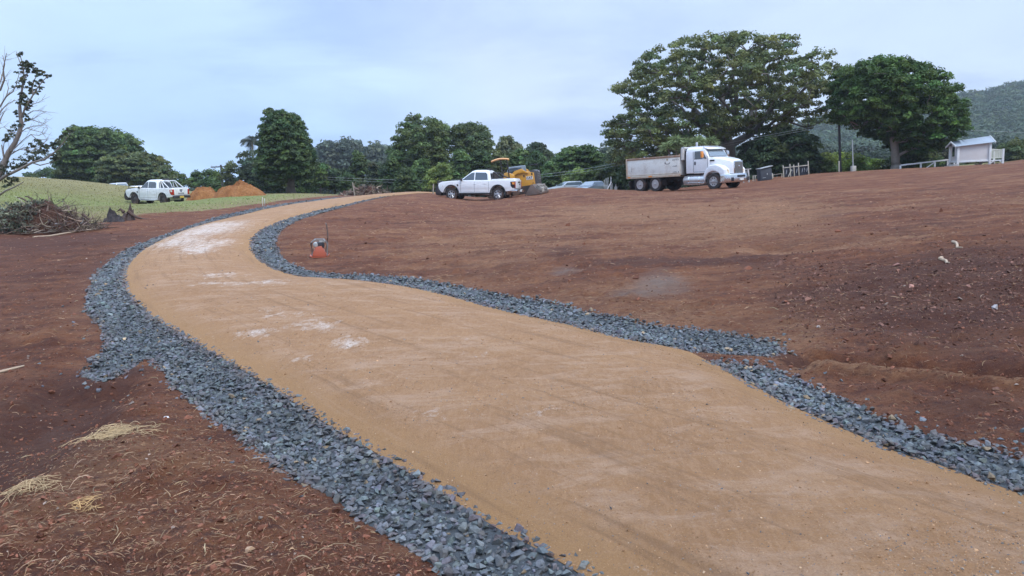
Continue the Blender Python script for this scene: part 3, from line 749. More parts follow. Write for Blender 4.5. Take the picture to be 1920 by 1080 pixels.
# ------------------------------------------------------------------ vegetation
leaf_mat = vcol_mat('foliage', .62, transl=.30, spec=.35, scale=0)
bark_mat = M('grey_bark', (.13, .105, .085), .9, var=.45, scale=8, bmp=.8)
pale_bark = M('pale_bark', (.30, .265, .225), .85, var=.35, scale=7, bmp=.6)
dark_bark = M('dark_bark', (.060, .045, .042), .9, var=.4, scale=9, bmp=.8)
def leaves(C, rad, nl, size, base, sq=.9, var=.22, up=.6, cvar=None, aspect=.55):
    """leaf-clump faces round clump centres C (n,3), radii rad (n,), nl faces per clump; returns verts, quads, colours"""
    n_ = len(C); k = np.repeat(np.arange(n_), nl); m_ = len(k)
    d = rng.normal(size=(m_, 3)); d /= np.linalg.norm(d, axis=1)[:, None]
    d[:, 2] = np.where(d[:, 2] < -.15, -d[:, 2]*rng.random(m_), d[:, 2])
    r_ = rad[k]*rng.uniform(.25, 1.05, m_)**.5
    P = C[k]+d*r_[:, None]*np.array([1, 1, sq])
    nrm = d+np.array([0, 0, up])+rng.normal(0, .65, (m_, 3)); nrm /= np.linalg.norm(nrm, axis=1)[:, None]
    t = np.cross(nrm, rng.normal(size=(m_, 3))); t /= np.linalg.norm(t, axis=1)[:, None]; b = np.cross(nrm, t)
    s = size*np.exp(rng.normal(0, .3, m_))
    V = np.stack([P-t*s[:, None], P-b*s[:, None]*aspect+nrm*s[:, None]*.12, P+t*s[:, None], P+b*s[:, None]*aspect+nrm*s[:, None]*.12], 1).reshape(-1, 3)
    Fq = np.arange(m_*4).reshape(-1, 4)
    ct = np.exp(rng.normal(0, var, n_)); hue = rng.normal(0, .10, (n_, 1))*np.array([[1.2, .3, -.6]])
    col = np.array(base)*ct[k][:, None]*(1+hue[k])*np.exp(rng.normal(0, .22, (m_, 1)))
    if cvar is not None: col = col*(1-cvar[1][k][:, None])+np.array(cvar[0])*cvar[1][k][:, None]*np.exp(rng.normal(0, .2, (m_, 1)))
    return V, Fq, np.repeat(np.clip(col*np.array([1.20, 1.16, 1.0]), .003, .6), 4, 0)
def tubes_np(segs, n_=5):
    """segs: list of (p0, p1, r0, r1)"""
    A_ = np.array([s[0] for s in segs]); B_ = np.array([s[1] for s in segs]); r0 = np.array([s[2] for s in segs]); r1 = np.array([s[3] for s in segs])
    d = B_-A_; L = np.linalg.norm(d, axis=1)[:, None]+1e-9; d = d/L
    B_ = B_+d*np.minimum(r1[:, None]*.6, L*.3)
    a = np.cross(d, np.where(np.abs(d[:, 2:3]) > .9, [[1., 0, 0]], [[0, 0, 1.]])); a /= np.linalg.norm(a, axis=1)[:, None]; b = np.cross(d, a)
    th = np.arange(n_)*2*np.pi/n_
    ring = a[:, None]*np.cos(th)[None, :, None]+b[:, None]*np.sin(th)[None, :, None]
    V = np.concatenate([A_[:, None]+ring*r0[:, None, None], B_[:, None]+ring*r1[:, None, None]], 1).reshape(-1, 3)
    f = np.array([[i, (i+1) % n_, n_+(i+1) % n_, n_+i] for i in range(n_)])
    return V, (f[None]+(np.arange(len(segs))*2*n_)[:, None, None]).reshape(-1, 4)
def skeleton(trunk, attract, r_trunk, step=1.2, wig=.15, rmin=.02, droop=0.):
    """trunk: list of points; attract: (n,3). greedy nearest growth, pipe-model radii"""
    nodes = [np.array(trunk[0], float)]; par = [-1]
    for p in trunk[1:]:
        p = np.array(p, float); a = nodes[-1]; m_ = max(1, int(np.linalg.norm(p-a)/step))
        for i in range(1, m_+1): nodes.append(a+(p-a)*i/m_); par.append(len(nodes)-2)
    ntr = len(nodes); top = nodes[-1]; cost = [0.]*ntr
    lo_i = max(1, int(ntr*.45))
    for a in attract[np.argsort(np.linalg.norm(attract-top, axis=1))]:
        NN = np.array(nodes); d = np.linalg.norm(NN-a, axis=1)+np.array(cost)*.35
        d[:lo_i] += 1e3; d += np.clip(NN[:, 2]-a[2], 0, 99)*.8
        j = int(np.argmin(d)); p = NN[j]; L = np.linalg.norm(a-p); m_ = max(1, int(L/step)); prev = j
        for i in range(1, m_+1):
            t = i/m_; q = p+(a-p)*t; q = q+np.array([0, 0, 1])*math.sin(t*math.pi)*(.10*L)+rng.normal(0, wig, 3)*(t < 1)
            nodes.append(q); par.append(prev); cost.append(cost[prev]+L/m_ if prev < len(cost) else 0); prev = len(nodes)-1
    n_ = len(nodes); ch = [0]*n_; rr = np.zeros(n_)
    for i in range(n_-1, -1, -1):
        if rr[i] == 0: rr[i] = rmin**2.2
        if par[i] >= 0: rr[par[i]] += rr[i]
    r_ = rr**(1/2.2); sc_ = r_trunk/r_[0]; r_ = np.maximum(r_*(sc_ if sc_ < 1 else 1)*1., rmin*.6)
    r_ = rmin+(r_-r_.min())/(r_[0]-r_.min()+1e-9)*(r_trunk-rmin)
    segs = []
    for i in range(1, n_):
        f0 = 1.0
        a_ = r_[i]*1.0 if par[i] >= ntr or i >= ntr else r_[par[i]]
        segs.append((nodes[par[i]], nodes[i], min(r_[par[i]], r_[i]*1.25), r_[i]))
    return segs
def pick_in(poly, holes, n_, rc, tries=10):
    bb0, bb1 = poly.min(0), poly.max(0); cand = []
    ring = np.vstack([poly, poly[:1]])
    Q = rng.uniform(bb0, bb1, (n_*tries*3, 2)); Q = Q[inpoly(Q, poly)]
    for h in holes: Q = Q[~inpoly(Q, h)]
    d, _ = seg_dist(Q, ring); Q = Q[d > rc*.75]; d = d[d > rc*.75]
    return Q, d
def tree(name, label, outline, Y, n_cl, rc, nl, leaf, base, trunk_px=None, r_trunk=.3, thick=None, holes=(), maxb=140, bark=None, cat='tree', group=None, tip=None,
         sq=.9, var=.22, up=.6, limb=True, rmin=.03, foot=True, wig=.15, aspect=.55):
    """crown fills a volume whose outline at distance Y is the given one"""
    o3 = at(np.array(outline, float)[:, 0], np.array(outline, float)[:, 1], Y); poly = o3[:, [0, 2]]
    hs = [at(np.array(h, float)[:, 0], np.array(h, float)[:, 1], Y)[:, [0, 2]] for h in holes]
    Q, d = pick_in(poly, hs, n_cl, rc)
    dm = d.max(); W = (poly[:, 0].max()-poly[:, 0].min())/2; T = thick if thick else W*.85
    tdep = T*np.sqrt(np.clip(1-(1-np.clip(d/dm, 0, 1))**2, .02, 1))
    ydep = rng.uniform(-1, 1, len(Q)); ydep = np.sign(ydep)*np.abs(ydep)**.6*tdep
    C3 = np.c_[Q[:, 0], Y+ydep, Q[:, 1]]
    # keep perspective outline: scale about the crown axis is negligible at this distance
    # thin out to n_cl well spaced
    order = rng.permutation(len(C3)); keep = []
    sel = np.zeros((0, 3)); md = rc*1.0
    pool = C3[order]
    cell = {}
    def ok(p, r_):
        c = tuple((p//r_).astype(int))
        for dx in (-1, 0, 1):
            for dy in (-1, 0, 1):
                for dz in (-1, 0, 1):
                    for q in cell.get((c[0]+dx, c[1]+dy, c[2]+dz), ()):
                        if ((p-q)**2).sum() < r_*r_: return False
        cell.setdefault(c, []).append(p); return True
    for p in pool:
        if len(keep) >= n_cl: break
        if ok(p, md): keep.append(p)
    C = np.array(keep); rad = rc*rng.uniform(.7, 1.35, len(C))
    bx, by = (trunk_px[0] if trunk_px else (np.mean([p[0] for p in outline]), max(p[1] for p in outline)))
    b3 = at(bx, by, Y); gz = hz(b3[0], b3[1])-.15
    root = empty(name, (b3[0], b3[1], gz), label, cat, group)
    O = np.array([b3[0], b3[1], gz])
    cv = None
    if tip is not None:   # fresh pale growth on some outer clumps
        cv = (tip, np.clip(rng.random(len(C))*1.6-.9, 0, .8))
    V, Fq, col = leaves(C, rad, nl, leaf, base, sq, var, up, cv, aspect)
    if foot: V[:, 2] = np.maximum(V[:, 2], H0(V[:, 0], V[:, 1])+.02)
    mesh_np('crown', V-O, Fq, leaf_mat, root, attrs={'col': col})
    if trunk_px: tp = [at(x, y, Y) for x, y in trunk_px]; tp[0] = np.array([tp[0][0], Y, gz])
    else: zc_ = C[:, 2].mean(); tp = [O, np.array([C[:, 0].mean(), Y, gz+(zc_-gz)*.6])]
    att = C[rng.permutation(len(C))[:maxb]]
    segs = skeleton(tp, att, r_trunk, step=max(.6, W/9), wig=wig*W/6, rmin=rmin)
    # root flare
    segs.append((O-np.array([0, 0, .2]), O+np.array([0, 0, r_trunk*1.6]), r_trunk*1.7, r_trunk))
    V, Fq = tubes_np(segs, 6)
    mesh_np('trunk', V-O, Fq, bark or bark_mat, root, smooth=True)
    return root
DG = (.054, .090, .033); MG = (.075, .125, .042); OG = (.095, .120, .050); LG = (.13, .18, .05); BG = (.058, .082, .048)

fig = tree('fig_tree', 'huge spreading fig tree with visible limbs behind the tip truck',
 [(1127,248),(1141,226),(1160,210),(1174,191),(1157,178),(1144,156),(1172,141),(1194,122),(1198,104),(1222,87),(1236,94),(1251,87),(1276,70),(1301,71),(1327,67),(1358,61),(1383,67),(1415,75),(1440,65),(1462,62),(1481,75),(1487,93),(1494,105),(1519,95),(1541,109),(1550,134),(1560,153),(1567,166),(1568,186),(1556,200),(1558,222),(1565,243),(1540,250),(1515,246),(1500,262),(1440,258),(1400,262),(1360,270),(1330,300),(1290,310),(1240,320),(1180,330),(1150,320),(1138,285)],
 78, 980, .62, 115, .125, (.105, .132, .052), trunk_px=[(1368,330),(1364,275),(1360,252)], r_trunk=.8, thick=9.0,
 holes=[[(1488,190),(1530,186),(1562,196),(1560,214),(1530,218),(1500,214)],[(1500,222),(1535,226),(1545,238),(1520,242),(1500,236)],[(1215,112),(1240,104),(1246,118),(1225,128)],[(1180,205),(1205,200),(1212,214),(1190,222)],[(1310,190),(1340,196),(1336,212),(1306,206)],[(1390,168),(1412,172),(1404,196),(1386,190)],[(1448,110),(1470,112),(1466,128),(1446,124)],[(1262,150),(1280,146),(1284,160),(1264,166)]],
 maxb=330, tip=(.16, .165, .065), sq=.9, var=.3, rmin=.045, bark=M('fig_bark', (.19, .17, .15), .9, var=.4, scale=6, bmp=.7))
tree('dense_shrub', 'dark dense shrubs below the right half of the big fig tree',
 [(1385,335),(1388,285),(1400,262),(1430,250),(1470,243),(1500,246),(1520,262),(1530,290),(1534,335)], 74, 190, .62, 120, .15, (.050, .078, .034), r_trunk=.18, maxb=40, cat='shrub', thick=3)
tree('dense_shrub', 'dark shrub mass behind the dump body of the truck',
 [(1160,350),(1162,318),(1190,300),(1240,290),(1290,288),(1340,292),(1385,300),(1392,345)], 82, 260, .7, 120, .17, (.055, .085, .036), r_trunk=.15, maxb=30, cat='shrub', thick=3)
tree('broad_tree', 'round dense dark green tree standing left of the small white hut',
 [(1569,146),(1578,128),(1596,119),(1622,110),(1646,106),(1668,108),(1687,113),(1717,118),(1732,134),(1756,134),(1758,152),(1776,167),(1787,187),(1790,214),(1794,244),(1782,267),(1758,288),(1717,299),(1700,296),(1687,287),(1664,275),(1634,261),(1610,255),(1598,238),(1575,242),(1563,220),(1566,190)],
 68, 800, .50, 130, .105, (.060, .115, .030), trunk_px=[(1680,322),(1678,280),(1674,250)], r_trunk=.36, thick=5, maxb=170, tip=(.085, .12, .03), sq=.95, var=.3, bark=pale_bark, rmin=.03,
 holes=[[(1664,196),(1682,196),(1680,214),(1664,212)],[(1640,225),(1654,224),(1652,236),(1640,236)],[(1648,150),(1668,150),(1664,160),(1648,160)]])
tree('big_tree', 'tall broad crowned tree behind the white ute at left',
 [(122,338),(128,300),(131,285),(137,264),(143,250),(151,240),(175,236),(204,241),(231,250),(244,262),(252,280),(252,300),(240,345),(180,350),(125,348)],
 122, 560, .85, 110, .20, MG, trunk_px=[(205,352),(203,320),(200,290)], r_trunk=.6, thick=8, maxb=110, sq=.95, var=.26, tip=(.09, .11, .04),
 holes=[[(142,264),(158,262),(160,280),(145,280)],[(200,258),(216,262),(212,270),(198,266)],[(178,246),(188,248),(184,262),(176,256)],[(186,288),(196,292),(192,306),(186,302)]])
tree('shorter_tree', 'lower olive tree sloping down to the right of the tall tree at far left',
 [(205,305),(225,287),(250,280),(266,282),(287,291),(302,307),(313,318),(325,338),(330,356),(200,356)], 112, 420, .75, 110, .18, OG, r_trunk=.4, thick=6, maxb=70, sq=.5)
tree('conical_tree', 'tall dark conical tree right of the orange soil heaps',
 [(498,222),(506,208),(513,202),(524,210),(542,208),(553,216),(565,228),(568,243),(577,256),(584,274),(590,290),(593,305),(588,330),(576,341),(560,345),(533,347),(500,345),(486,330),(483,310),(488,287),(490,265),(493,242)],
 82, 640, .48, 110, .125, (.062, .105, .040), trunk_px=[(546,364),(545,330),(535,270)], r_trunk=.42, thick=4, maxb=120, sq=.95, var=.25, tip=(.06, .085, .03))
# eucalypts of the middle ground
eu = dict(bark=pale_bark, sq=.9, var=.25, up=.5)
tree('gum_tree', 'tall spreading gum tree with open crown left of the machine canopy',
 [(730,300),(734,276),(746,249),(751,230),(768,223),(780,216),(792,213),(806,217),(816,223),(832,228),(845,236),(850,262),(846,300),(838,330),(760,330),(735,320)],
 100, 330, .72, 90, .155, (.092, .135, .052), trunk_px=[(790,352),(786,320),(782,285)], r_trunk=.42, thick=7, maxb=150, holes=[[(780,228),(800,226),(806,238),(796,246),(780,242)],[(762,262),(774,258),(778,274),(766,280)],[(808,262),(822,258),(824,274),(812,280)],[(768,284),(782,286),(784,300),(770,300)]], tip=(.10, .12, .05), **eu)
tree('gum_tree', 'second gum tree with twin rounded heads right behind the yellow machine',
 [(842,262),(847,240),(862,234),(885,229),(898,232),(912,237),(920,247),(924,262),(930,290),(928,330),(846,330)], 104, 270, .72, 90, .155, (.088, .125, .052), trunk_px=[(886,352),(884,310),(882,280)], r_trunk=.35, thick=6, maxb=110, holes=[[(872,252),(886,250),(890,262),(876,266)],[(902,262),(914,262),(912,274),(902,274)]], tip=(.09, .11, .045), **eu)
tree('gum_tree', 'slim pale leaved gum tree just right of the orange canopy',
 [(926,285),(933,262),(943,253),(952,258),(962,258),(973,266),(982,272),(984,300),(980,335),(930,335)], 108, 130, .66, 75, .20, (.12, .14, .075), trunk_px=[(956,352),(955,320),(954,292)], r_trunk=.25, thick=5, maxb=70, holes=[[(950,272),(962,270),(964,284),(952,286)]], **eu)
tree('gum_tree', 'small dark domed gum tree between pale gum and fig tree',
 [(984,300),(986,280),(994,270),(1005,266),(1016,269),(1024,278),(1036,286),(1042,305),(1040,335),(984,335)], 118, 190, .75, 90, .18, (.055, .080, .042), r_trunk=.3, thick=6, maxb=50, **eu)
tree('broad_tree', 'broad green tree with grey limbs above the parked cars',
 [(1032,310),(1040,288),(1052,280),(1066,271),(1078,274),(1088,270),(1103,270),(1112,276),(1124,286),(1134,300),(1138,335),(1034,335)], 96, 330, .70, 100, .155, (.066, .120, .040), trunk_px=[(1090,350),(1092,318),(1098,296)], r_trunk=.3, thick=6, maxb=110, bark=pale_bark, sq=.45, tip=(.08, .11, .035))
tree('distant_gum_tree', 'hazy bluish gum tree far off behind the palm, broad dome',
 [(588,330),(590,290),(597,274),(606,266),(622,263),(634,268),(644,267),(652,261),(662,258),(672,264),(682,274),(690,285),(694,330)], 240, 330, 2.0, 80, .50, (.075, .098, .078), r_trunk=.6, thick=14, maxb=60, holes=[[(604,276),(612,276),(612,282),(604,282)],[(668,272),(676,274),(674,280),(668,280)]], **eu)  # distance haze put into the bluish leaf colour
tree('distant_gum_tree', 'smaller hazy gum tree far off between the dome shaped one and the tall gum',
 [(682,330),(686,290),(692,276),(698,267),(708,264),(717,268),(728,273),(737,282),(740,330)], 235, 190, 1.9, 80, .48, (.075, .098, .078), r_trunk=.5, thick=12, maxb=50, holes=[[(702,274),(712,274),(710,280),(702,280)]], **eu)  # same haze tint mixed into the leaf colour
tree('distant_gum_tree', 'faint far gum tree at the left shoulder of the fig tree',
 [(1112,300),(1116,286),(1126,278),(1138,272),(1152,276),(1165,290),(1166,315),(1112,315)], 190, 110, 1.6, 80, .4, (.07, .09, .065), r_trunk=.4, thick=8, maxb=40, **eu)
for k, (px, py, w_, h_, Y, bs, lb) in enumerate([
  (60,334,16,14,150,DG,'tiny dark far tree poking over the mound at left'),(86,326,12,22,150,DG,'dark far tree pair over the mound, nearer the big tree'),(106,330,14,20,150,DG,'low dark far tree right beside the big tree'),
  (337,342,22,26,105,DG,'dark pointed bush right of the sloping tree'),(366,342,34,26,105,MG,'low rounded hedge bush behind the left soil heap'),(398,344,30,30,104,MG,'low rounded hedge bush left of the power pole'),
  (432,342,24,46,92,BG,'dark bushy tree just right of the power pole'),(462,340,30,66,90,BG,'dark bushy tree below the tall palm'),(486,345,30,60,88,BG,'dark bush at the left foot of the conical tree'),
  (600,345,34,50,92,MG,'green bush at the right foot of the conical tree'),(628,348,36,44,94,(.045,.075,.028),'bright green bush left of the small palm'),(654,350,30,34,92,DG,'low dark bush left of the far root pile'),
  (672,338,36,60,100,DG,'dark tree under the small palm'),(704,348,36,56,98,BG,'dark bush between the palm and the tall gum'),(735,350,40,62,94,DG,'dark bush at the left foot of the tall gum'),
  (766,356,44,50,88,DG,'dark glossy shrub left of the fence stakes'),(790,352,40,64,92,MG,'mid green shrub under the tall gum'),(824,350,52,50,86,LG,'olive green rounded shrub above the cab of the middle ute'),
  (862,348,50,70,94,MG,'green shrub behind the tray of the middle ute'),(898,345,50,76,96,DG,'dark green shrub behind the orange canopy'),(935,348,48,80,98,OG,'olive shrub right behind the loader'),
  (972,350,48,84,100,MG,'green shrub right of the loader grille'),(1006,352,48,80,98,DG,'dark green shrub left of the parked cars'),(1040,352,46,56,92,MG,'green shrub above the first parked car'),
  (1076,352,46,42,88,LG,'light green rounded shrub above the parked cars'),(1106,350,40,38,90,LG,'light green shrub above the second parked car'),(1135,350,36,56,88,OG,'olive shrub behind the white posts'),
  (1160,350,34,66,90,DG,'dark shrub left of the dump body'),
  (1545,322,40,48,78,LG,'yellow green shrub left of the dark pole'),(1572,322,34,40,80,(.20,.26,.06),'bright yellow green shrub behind the dark pole'),(1604,322,40,46,76,(.17,.24,.05),'bright green shrub behind the white pole'),
  (1634,322,34,32,76,(.17,.24,.05),'low bright green shrub left of the round tree trunk'),(1500,318,44,50,76,(.060,.060,.048),'grey brown shrub right of the rail frame'),
  (1725,312,70,48,72,DG,'dark undergrowth right of the round tree trunk'),(1770,308,44,52,74,(.045,.052,.038),'grey green undergrowth beside the hut steps'),
  (1840,312,50,40,84,OG,'olive bush behind the hut'),(1892,312,44,58,80,(.070,.095,.038),'green bush right of the hut rail'),(1925,312,40,62,82,OG,'olive bush at the right edge of the picture'),
  (1662,316,20,28,74,DG,'small dark bush at the foot of the round tree'),(520,352,66,34,94,DG,'dark low bush behind the trunk of the conical tree'),(572,354,44,30,95,MG,'low green bush right behind the conical tree trunk'),(410,354,40,18,100,MG,'low hedge seen between the two orange soil heaps')]):
    a1 = rng.uniform(.8, 1.05, 11); ol = []
    for i in range(11):
        th = math.pi*i/10; ol.append((px-math.cos(th)*w_*.62*a1[i], py-math.sin(th)*h_*a1[i]))
    ol = [(px-w_*.55, py+14)]+ol+[(px+w_*.55, py+14)]
    s = Y/F; area = w_*h_*s*s
    rc = .5+.0016*Y*2; ncl = int(max(14, min(150, area/(rc*rc)*3.0)))
    tree('shrub' if h_ < 50 else 'bushy_tree', lb, ol, Y, ncl, rc*.8, 120, .0016*Y*.95, bs, r_trunk=.12, maxb=14, cat='shrub', thick=max(1.5, w_*s*.5), tip=(.10, .12, .04) if k % 3 == 0 else None, var=.3)

# palms
def palm(px, py_top, py_base, Y, nfr, fl, label, col, r_=.14, droop=1.0, lean=0):
    top = at(px, py_top, Y); bx = at(px+lean, py_base, Y); gz = hz(bx[0], Y)-.1
    root = empty('palm_tree', (bx[0], Y, gz), label, 'palm'); O = np.array([bx[0], Y, gz])
    t = [tuple((O+(top-O)*k/6+np.array([math.sin(k)*.05, 0, 0]))-O) for k in range(7)]
    MB().tube(t, [r_*(1.25-.5*k/6) for k in range(7)], 8).build('trunk', pale_bark, root)
    V = []; Fq = []; C = []
    for i in range(nfr):
        a = 2*math.pi*i/nfr+random.uniform(-.2, .2); el = random.uniform(-.1, 1.1); L = fl*random.uniform(.8, 1.1)
        p = np.array(top, float); d = np.array([math.cos(a)*math.cos(el), math.sin(a)*math.cos(el), math.sin(el)])
        spine = [p.copy()]
        for k in range(8):
            p = p+d*L/8; d = d+np.array([0, 0, -.24*droop]); d /= np.linalg.norm(d); spine.append(p.copy())
        side = np.cross(spine[1]-spine[0], [0, 0, 1.]); side /= np.linalg.norm(side)+1e-9
        for k in range(8):
            for q in range(2):
                pp = spine[k]+(spine[k+1]-spine[k])*q*.5; dn_ = spine[k+1]-spine[k]; dn_ = dn_/np.linalg.norm(dn_)
                ll = fl*.30*math.sin(math.pi*(k+q*.5+1.)/9.5)
                for sgn in (-1, 1):
                    tipp = pp+side*sgn*ll+dn_*ll*.6+np.array([0, 0, -ll*.55]); n0 = len(V)
                    wv = dn_*fl*.03
                    V += [pp-wv, pp+wv, tipp+wv*.3, tipp-wv*.3]; Fq.append([n0, n0+1, n0+2, n0+3]); C += [np.array(col)*random.uniform(.7, 1.3)]*4
    mesh_np('fronds', np.array(V)-O, np.array(Fq), leaf_mat, root, attrs={'col': np.array(C)})
palm(473, 266, 352, 100, 15, 2.0, 'tall thin palm left of the conical tree', (.050, .060, .042), lean=6)
palm(485, 268, 352, 108, 9, 1.5, 'second palm half hidden behind the conical tree', (.045, .055, .040), lean=3)
palm(680, 302, 340, 110, 17, 2.1, 'green leafy palm in front of the hazy gum trees', (.075, .11, .040), r_=.2, droop=1.3)
# spiky heads above the truck body
def spiky(px, py, Y, n_, L, label, col):
    c = at(px, py, Y); gz = hz(c[0], Y)-.1; root = empty('cordyline', (c[0], Y, gz), label, 'plant'); O = np.array([c[0], Y, gz])
    V = []; C = []; Fq = []
    for cx_, cz_ in ((0, 0), (-.7, -.5), (.8, -.25), (1.9, -.1), (3.0, -.2)):
        for i in range(n_):
            d = rng.normal(size=3); d[2] = abs(d[2])*.9-.1; d /= np.linalg.norm(d); ll = L*rng.uniform(.6, 1.1)
            p = c+np.array([cx_, 0, cz_]); s_ = np.cross(d, rng.normal(size=3)); s_ /= np.linalg.norm(s_); s_ *= .045
            q = p+d*ll*.6; e = p+d*ll+np.array([0, 0, -.25*ll]); n0 = len(V)
            V += [p-s_*.5, p+s_*.5, q+s_, q-s_, e]; Fq += [[n0, n0+1, n0+2, n0+3], [n0+3, n0+2, n0+4, n0+4]]
            C += [np.array(col)*random.uniform(.6, 1.4)]*5
    Fq = [f_ for f_ in Fq]; V = np.array(V)-O
    q4 = np.array([f_ for f_ in Fq]);  tri = []
    for f_ in Fq:
        tri.append([f_[0], f_[1], f_[2]]);
        if f_[2] != f_[3]: tri.append([f_[0], f_[2], f_[3]])
    mesh_np('leaf_heads', V, np.array(tri), leaf_mat, root, attrs={'col': np.array(C)})
    sg = [((0, 0, 0), (c[0]-O[0]+a, .0, c[2]-O[2]+b), .12, .07) for a, b in ((0, 0), (-.7, -.5), (.8, -.25), (1.9, -.1), (3., -.2))]
    sg = [(np.array(a), np.array(b), r0, r1) for a, b, r0, r1 in sg]
    V2, F2 = tubes_np(sg, 6); mesh_np('stems', V2, F2, bark_mat, root, smooth=True)
spiky(1268, 268, 66, 260, 1.05, 'spiky light green cordyline heads above the dump body', (.24, .30, .13))

# half dead tree at the far left, traced branch by branch
def px_branch(L, Y, dy=0.):
    return [at(x, y, Y+dy*i) for i, (x, y) in enumerate(L)]
def branch_tree():
    Y = 34.0; b0 = at(-34, 470, Y); gz = hz(b0[0], Y)-.1
    root = empty('half_dead_tree', (b0[0], Y, gz), 'twisted half dead tree with bare twigs and dark leaf tufts at the left edge', 'tree'); O = np.array([b0[0], Y, gz])
    br = [([(-34,440),(-28,390),(-10,345),(3,318),(9,302),(16,286),(28,268),(36,250),(40,232),(38,215),(37,200)], .15, .065, 0),
          ([(37,200),(38,185),(42,165),(45,148),(44,130),(41,115),(36,98)], .055, .014, .1), ([(40,222),(46,205),(55,190),(62,178),(70,165),(80,152),(92,140)], .048, .012, -.15),
          ([(62,178),(60,165),(64,150),(72,138)], .035, .015, .1), ([(42,150),(50,140),(55,125),(60,120)], .03, .012, .1), ([(44,130),(38,118),(34,108),(31,97)], .025, .01, 0),
          ([(9,302),(6,288),(3,272)], .05, .02, .1), ([(3,318),(20,290),(24,280)], .03, .015, .1),
          ([(-20,350),(10,330),(35,318),(60,305),(85,298),(104,284),(120,266),(132,249)], .075, .012, -.25), ([(35,318),(45,308),(58,298),(70,288)], .05, .02, .2), ([(60,305),(75,310),(95,305),(112,298)], .03, .012, -.1),
          ([(-30,352),(-4,368),(10,358),(24,352),(38,345),(44,341)], .055, .015, -.2)]
    tw = [[(16,286),(30,276),(44,262),(58,252),(72,254),(84,250),(90,240)],[(58,252),(70,262),(88,262)],[(36,250),(50,240),(66,236),(80,234),(87,222)],[(50,240),(62,244),(78,248),(86,256)],[(40,232),(52,224),(64,222),(76,214),(88,209)],
          [(52,214),(62,208),(74,207),(88,210),(95,210)],[(52,205),(60,196),(72,192),(82,186)],[(16,286),(30,284),(46,276),(58,278),(72,272)],[(28,268),(24,258),(30,240),(26,226)],[(36,250),(20,248),(8,238),(0,240)],
          [(9,302),(6,280),(9,262),(14,250)],[(55,222),(70,228),(84,232),(88,224)],[(20,290),(36,280),(54,282),(68,280),(90,262)],
          [(-60,250),(-30,225),(0,200),(12,180),(24,172),(30,160),(36,138)],[(-50,290),(-20,240),(4,205),(14,195),(28,188)],[(0,170),(8,150),(6,130),(10,110),(12,100)],[(-40,210),(-14,180),(2,150),(9,120),(5,104)],[(12,180),(16,165),(12,150)],[(-20,240),(0,225),(8,210)],[(-30,262),(-8,250),(6,212)]]
    segs = []
    for L, r0, r1, dy in br:
        p = px_branch(L, Y, dy); n_ = len(p)-1
        for i in range(n_):
            a = r0+(r1-r0)*i/n_; b = r0+(r1-r0)*(i+1)/n_; segs.append((p[i], p[i+1], a, b))
    for L in tw:
        dy = random.uniform(-.4, .4); p = px_branch(L, Y, dy); n_ = len(p)-1; r0 = .022 if L[0][0] > 0 else .045
        for i in range(n_):
            a = r0*(1-.75*i/n_); b = r0*(1-.75*(i+1)/n_); segs.append((p[i], p[i+1], a, b))
            for q in range(2):   # fine twiglets
                v = p[i+1]+rng.normal(0, .16, 3)+np.array([.1, 0, .08]); segs.append((p[i]+(p[i+1]-p[i])*random.random(), v, .008, .004))
    V, Fq = tubes_np(segs, 6)
    mesh_np('branches', V-O, Fq, M('weathered_bark', (.24, .205, .18), .9, var=.45, scale=10, bmp=.8), root, smooth=True)
    tf = [(38,100,5),(42,120,6),(50,118,5),(56,124,6),(44,130,8),(52,128,6),(60,122,4),(47,142,7),(41,150,6),(66,138,6),(74,136,5),(82,140,5),(90,142,4),(34,160,7),(42,162,7),(60,158,7),(72,160,6),(78,152,5),(58,172,6),(66,172,5),(38,178,6),(48,184,7),(36,190,5),(55,192,6),(48,206,6),(48,218,4),
          (30,211,4),(26,240,6),(16,256,7),(22,252,6),(12,262,6),(36,236,5),(50,226,4),(44,196,6),(54,200,4),
          (64,272,7),(74,268,7),(58,282,8),(70,284,9),(82,278,8),(92,276,6),(100,274,6),(108,266,6),(116,256,6),(124,252,5),(132,246,5),(86,290,9),(98,290,7),(74,296,9),(60,298,9),(46,300,9),(108,284,6),(102,298,5),(112,292,5),
          (36,306,9),(20,310,10),(6,314,10),(-10,318,12),(28,318,9),(44,312,8),(10,326,10),(-8,334,12),(18,334,9),(26,338,8),(10,346,8),(-14,350,10),(2,300,8),(-20,300,12),(-30,330,16),(-44,310,16)]
    C = []; rd = []
    for x, y, r_ in tf:
        for q in range(6):
            C.append(at(x+random.gauss(0, r_*.7), y+random.gauss(0, r_*.6), Y+random.gauss(0, .3) if x < 95 else Y-.6+random.gauss(0, .25))); rd.append(r_*Y/F*.42)
    V, Fq, col = leaves(np.array(C), np.array(rd)*1.15, 20, .045, (.058, .070, .048), 1., .35, 0.)
    mesh_np('leaf_tufts', V-O, Fq, leaf_mat, root, attrs={'col': col})
branch_tree()

# forested hill behind on the right
def hillz(x, y):
    q = np.stack([x, y], -1)
    # ridge heights above eye taken at 620 m
    prof_px = np.array([1100,1300,1480,1540,1600,1700,1790,1820,1850,1870,1890,1920,2050,2250,2600]); prof_py = np.array([352,330,262,242,228,214,197,191,190,183,178,180,172,190,235])
    Yr = 620.; P3 = at(prof_px, prof_py, Yr)
    u = x/np.maximum(y, 1.)*Yr
    top = np.interp(u, P3[:, 0], P3[:, 2])+3*vnoise(u*.03, u*0, 7)
    t = np.clip((y-260)/(Yr-260), 0, 1.0)
    back = sstep(y, Yr, Yr+200)
    base = -8.
    return base+(top-base)*(t**1.25)*(1-.5*back)+ (6*fbm(x*.012, y*.012, 131, 3))*t*(1-t)*3
hx, hy_ = np.meshgrid(np.linspace(-60, 900, 120), np.linspace(255, 900, 90))
hzv = hillz(hx.ravel(), hy_.ravel())
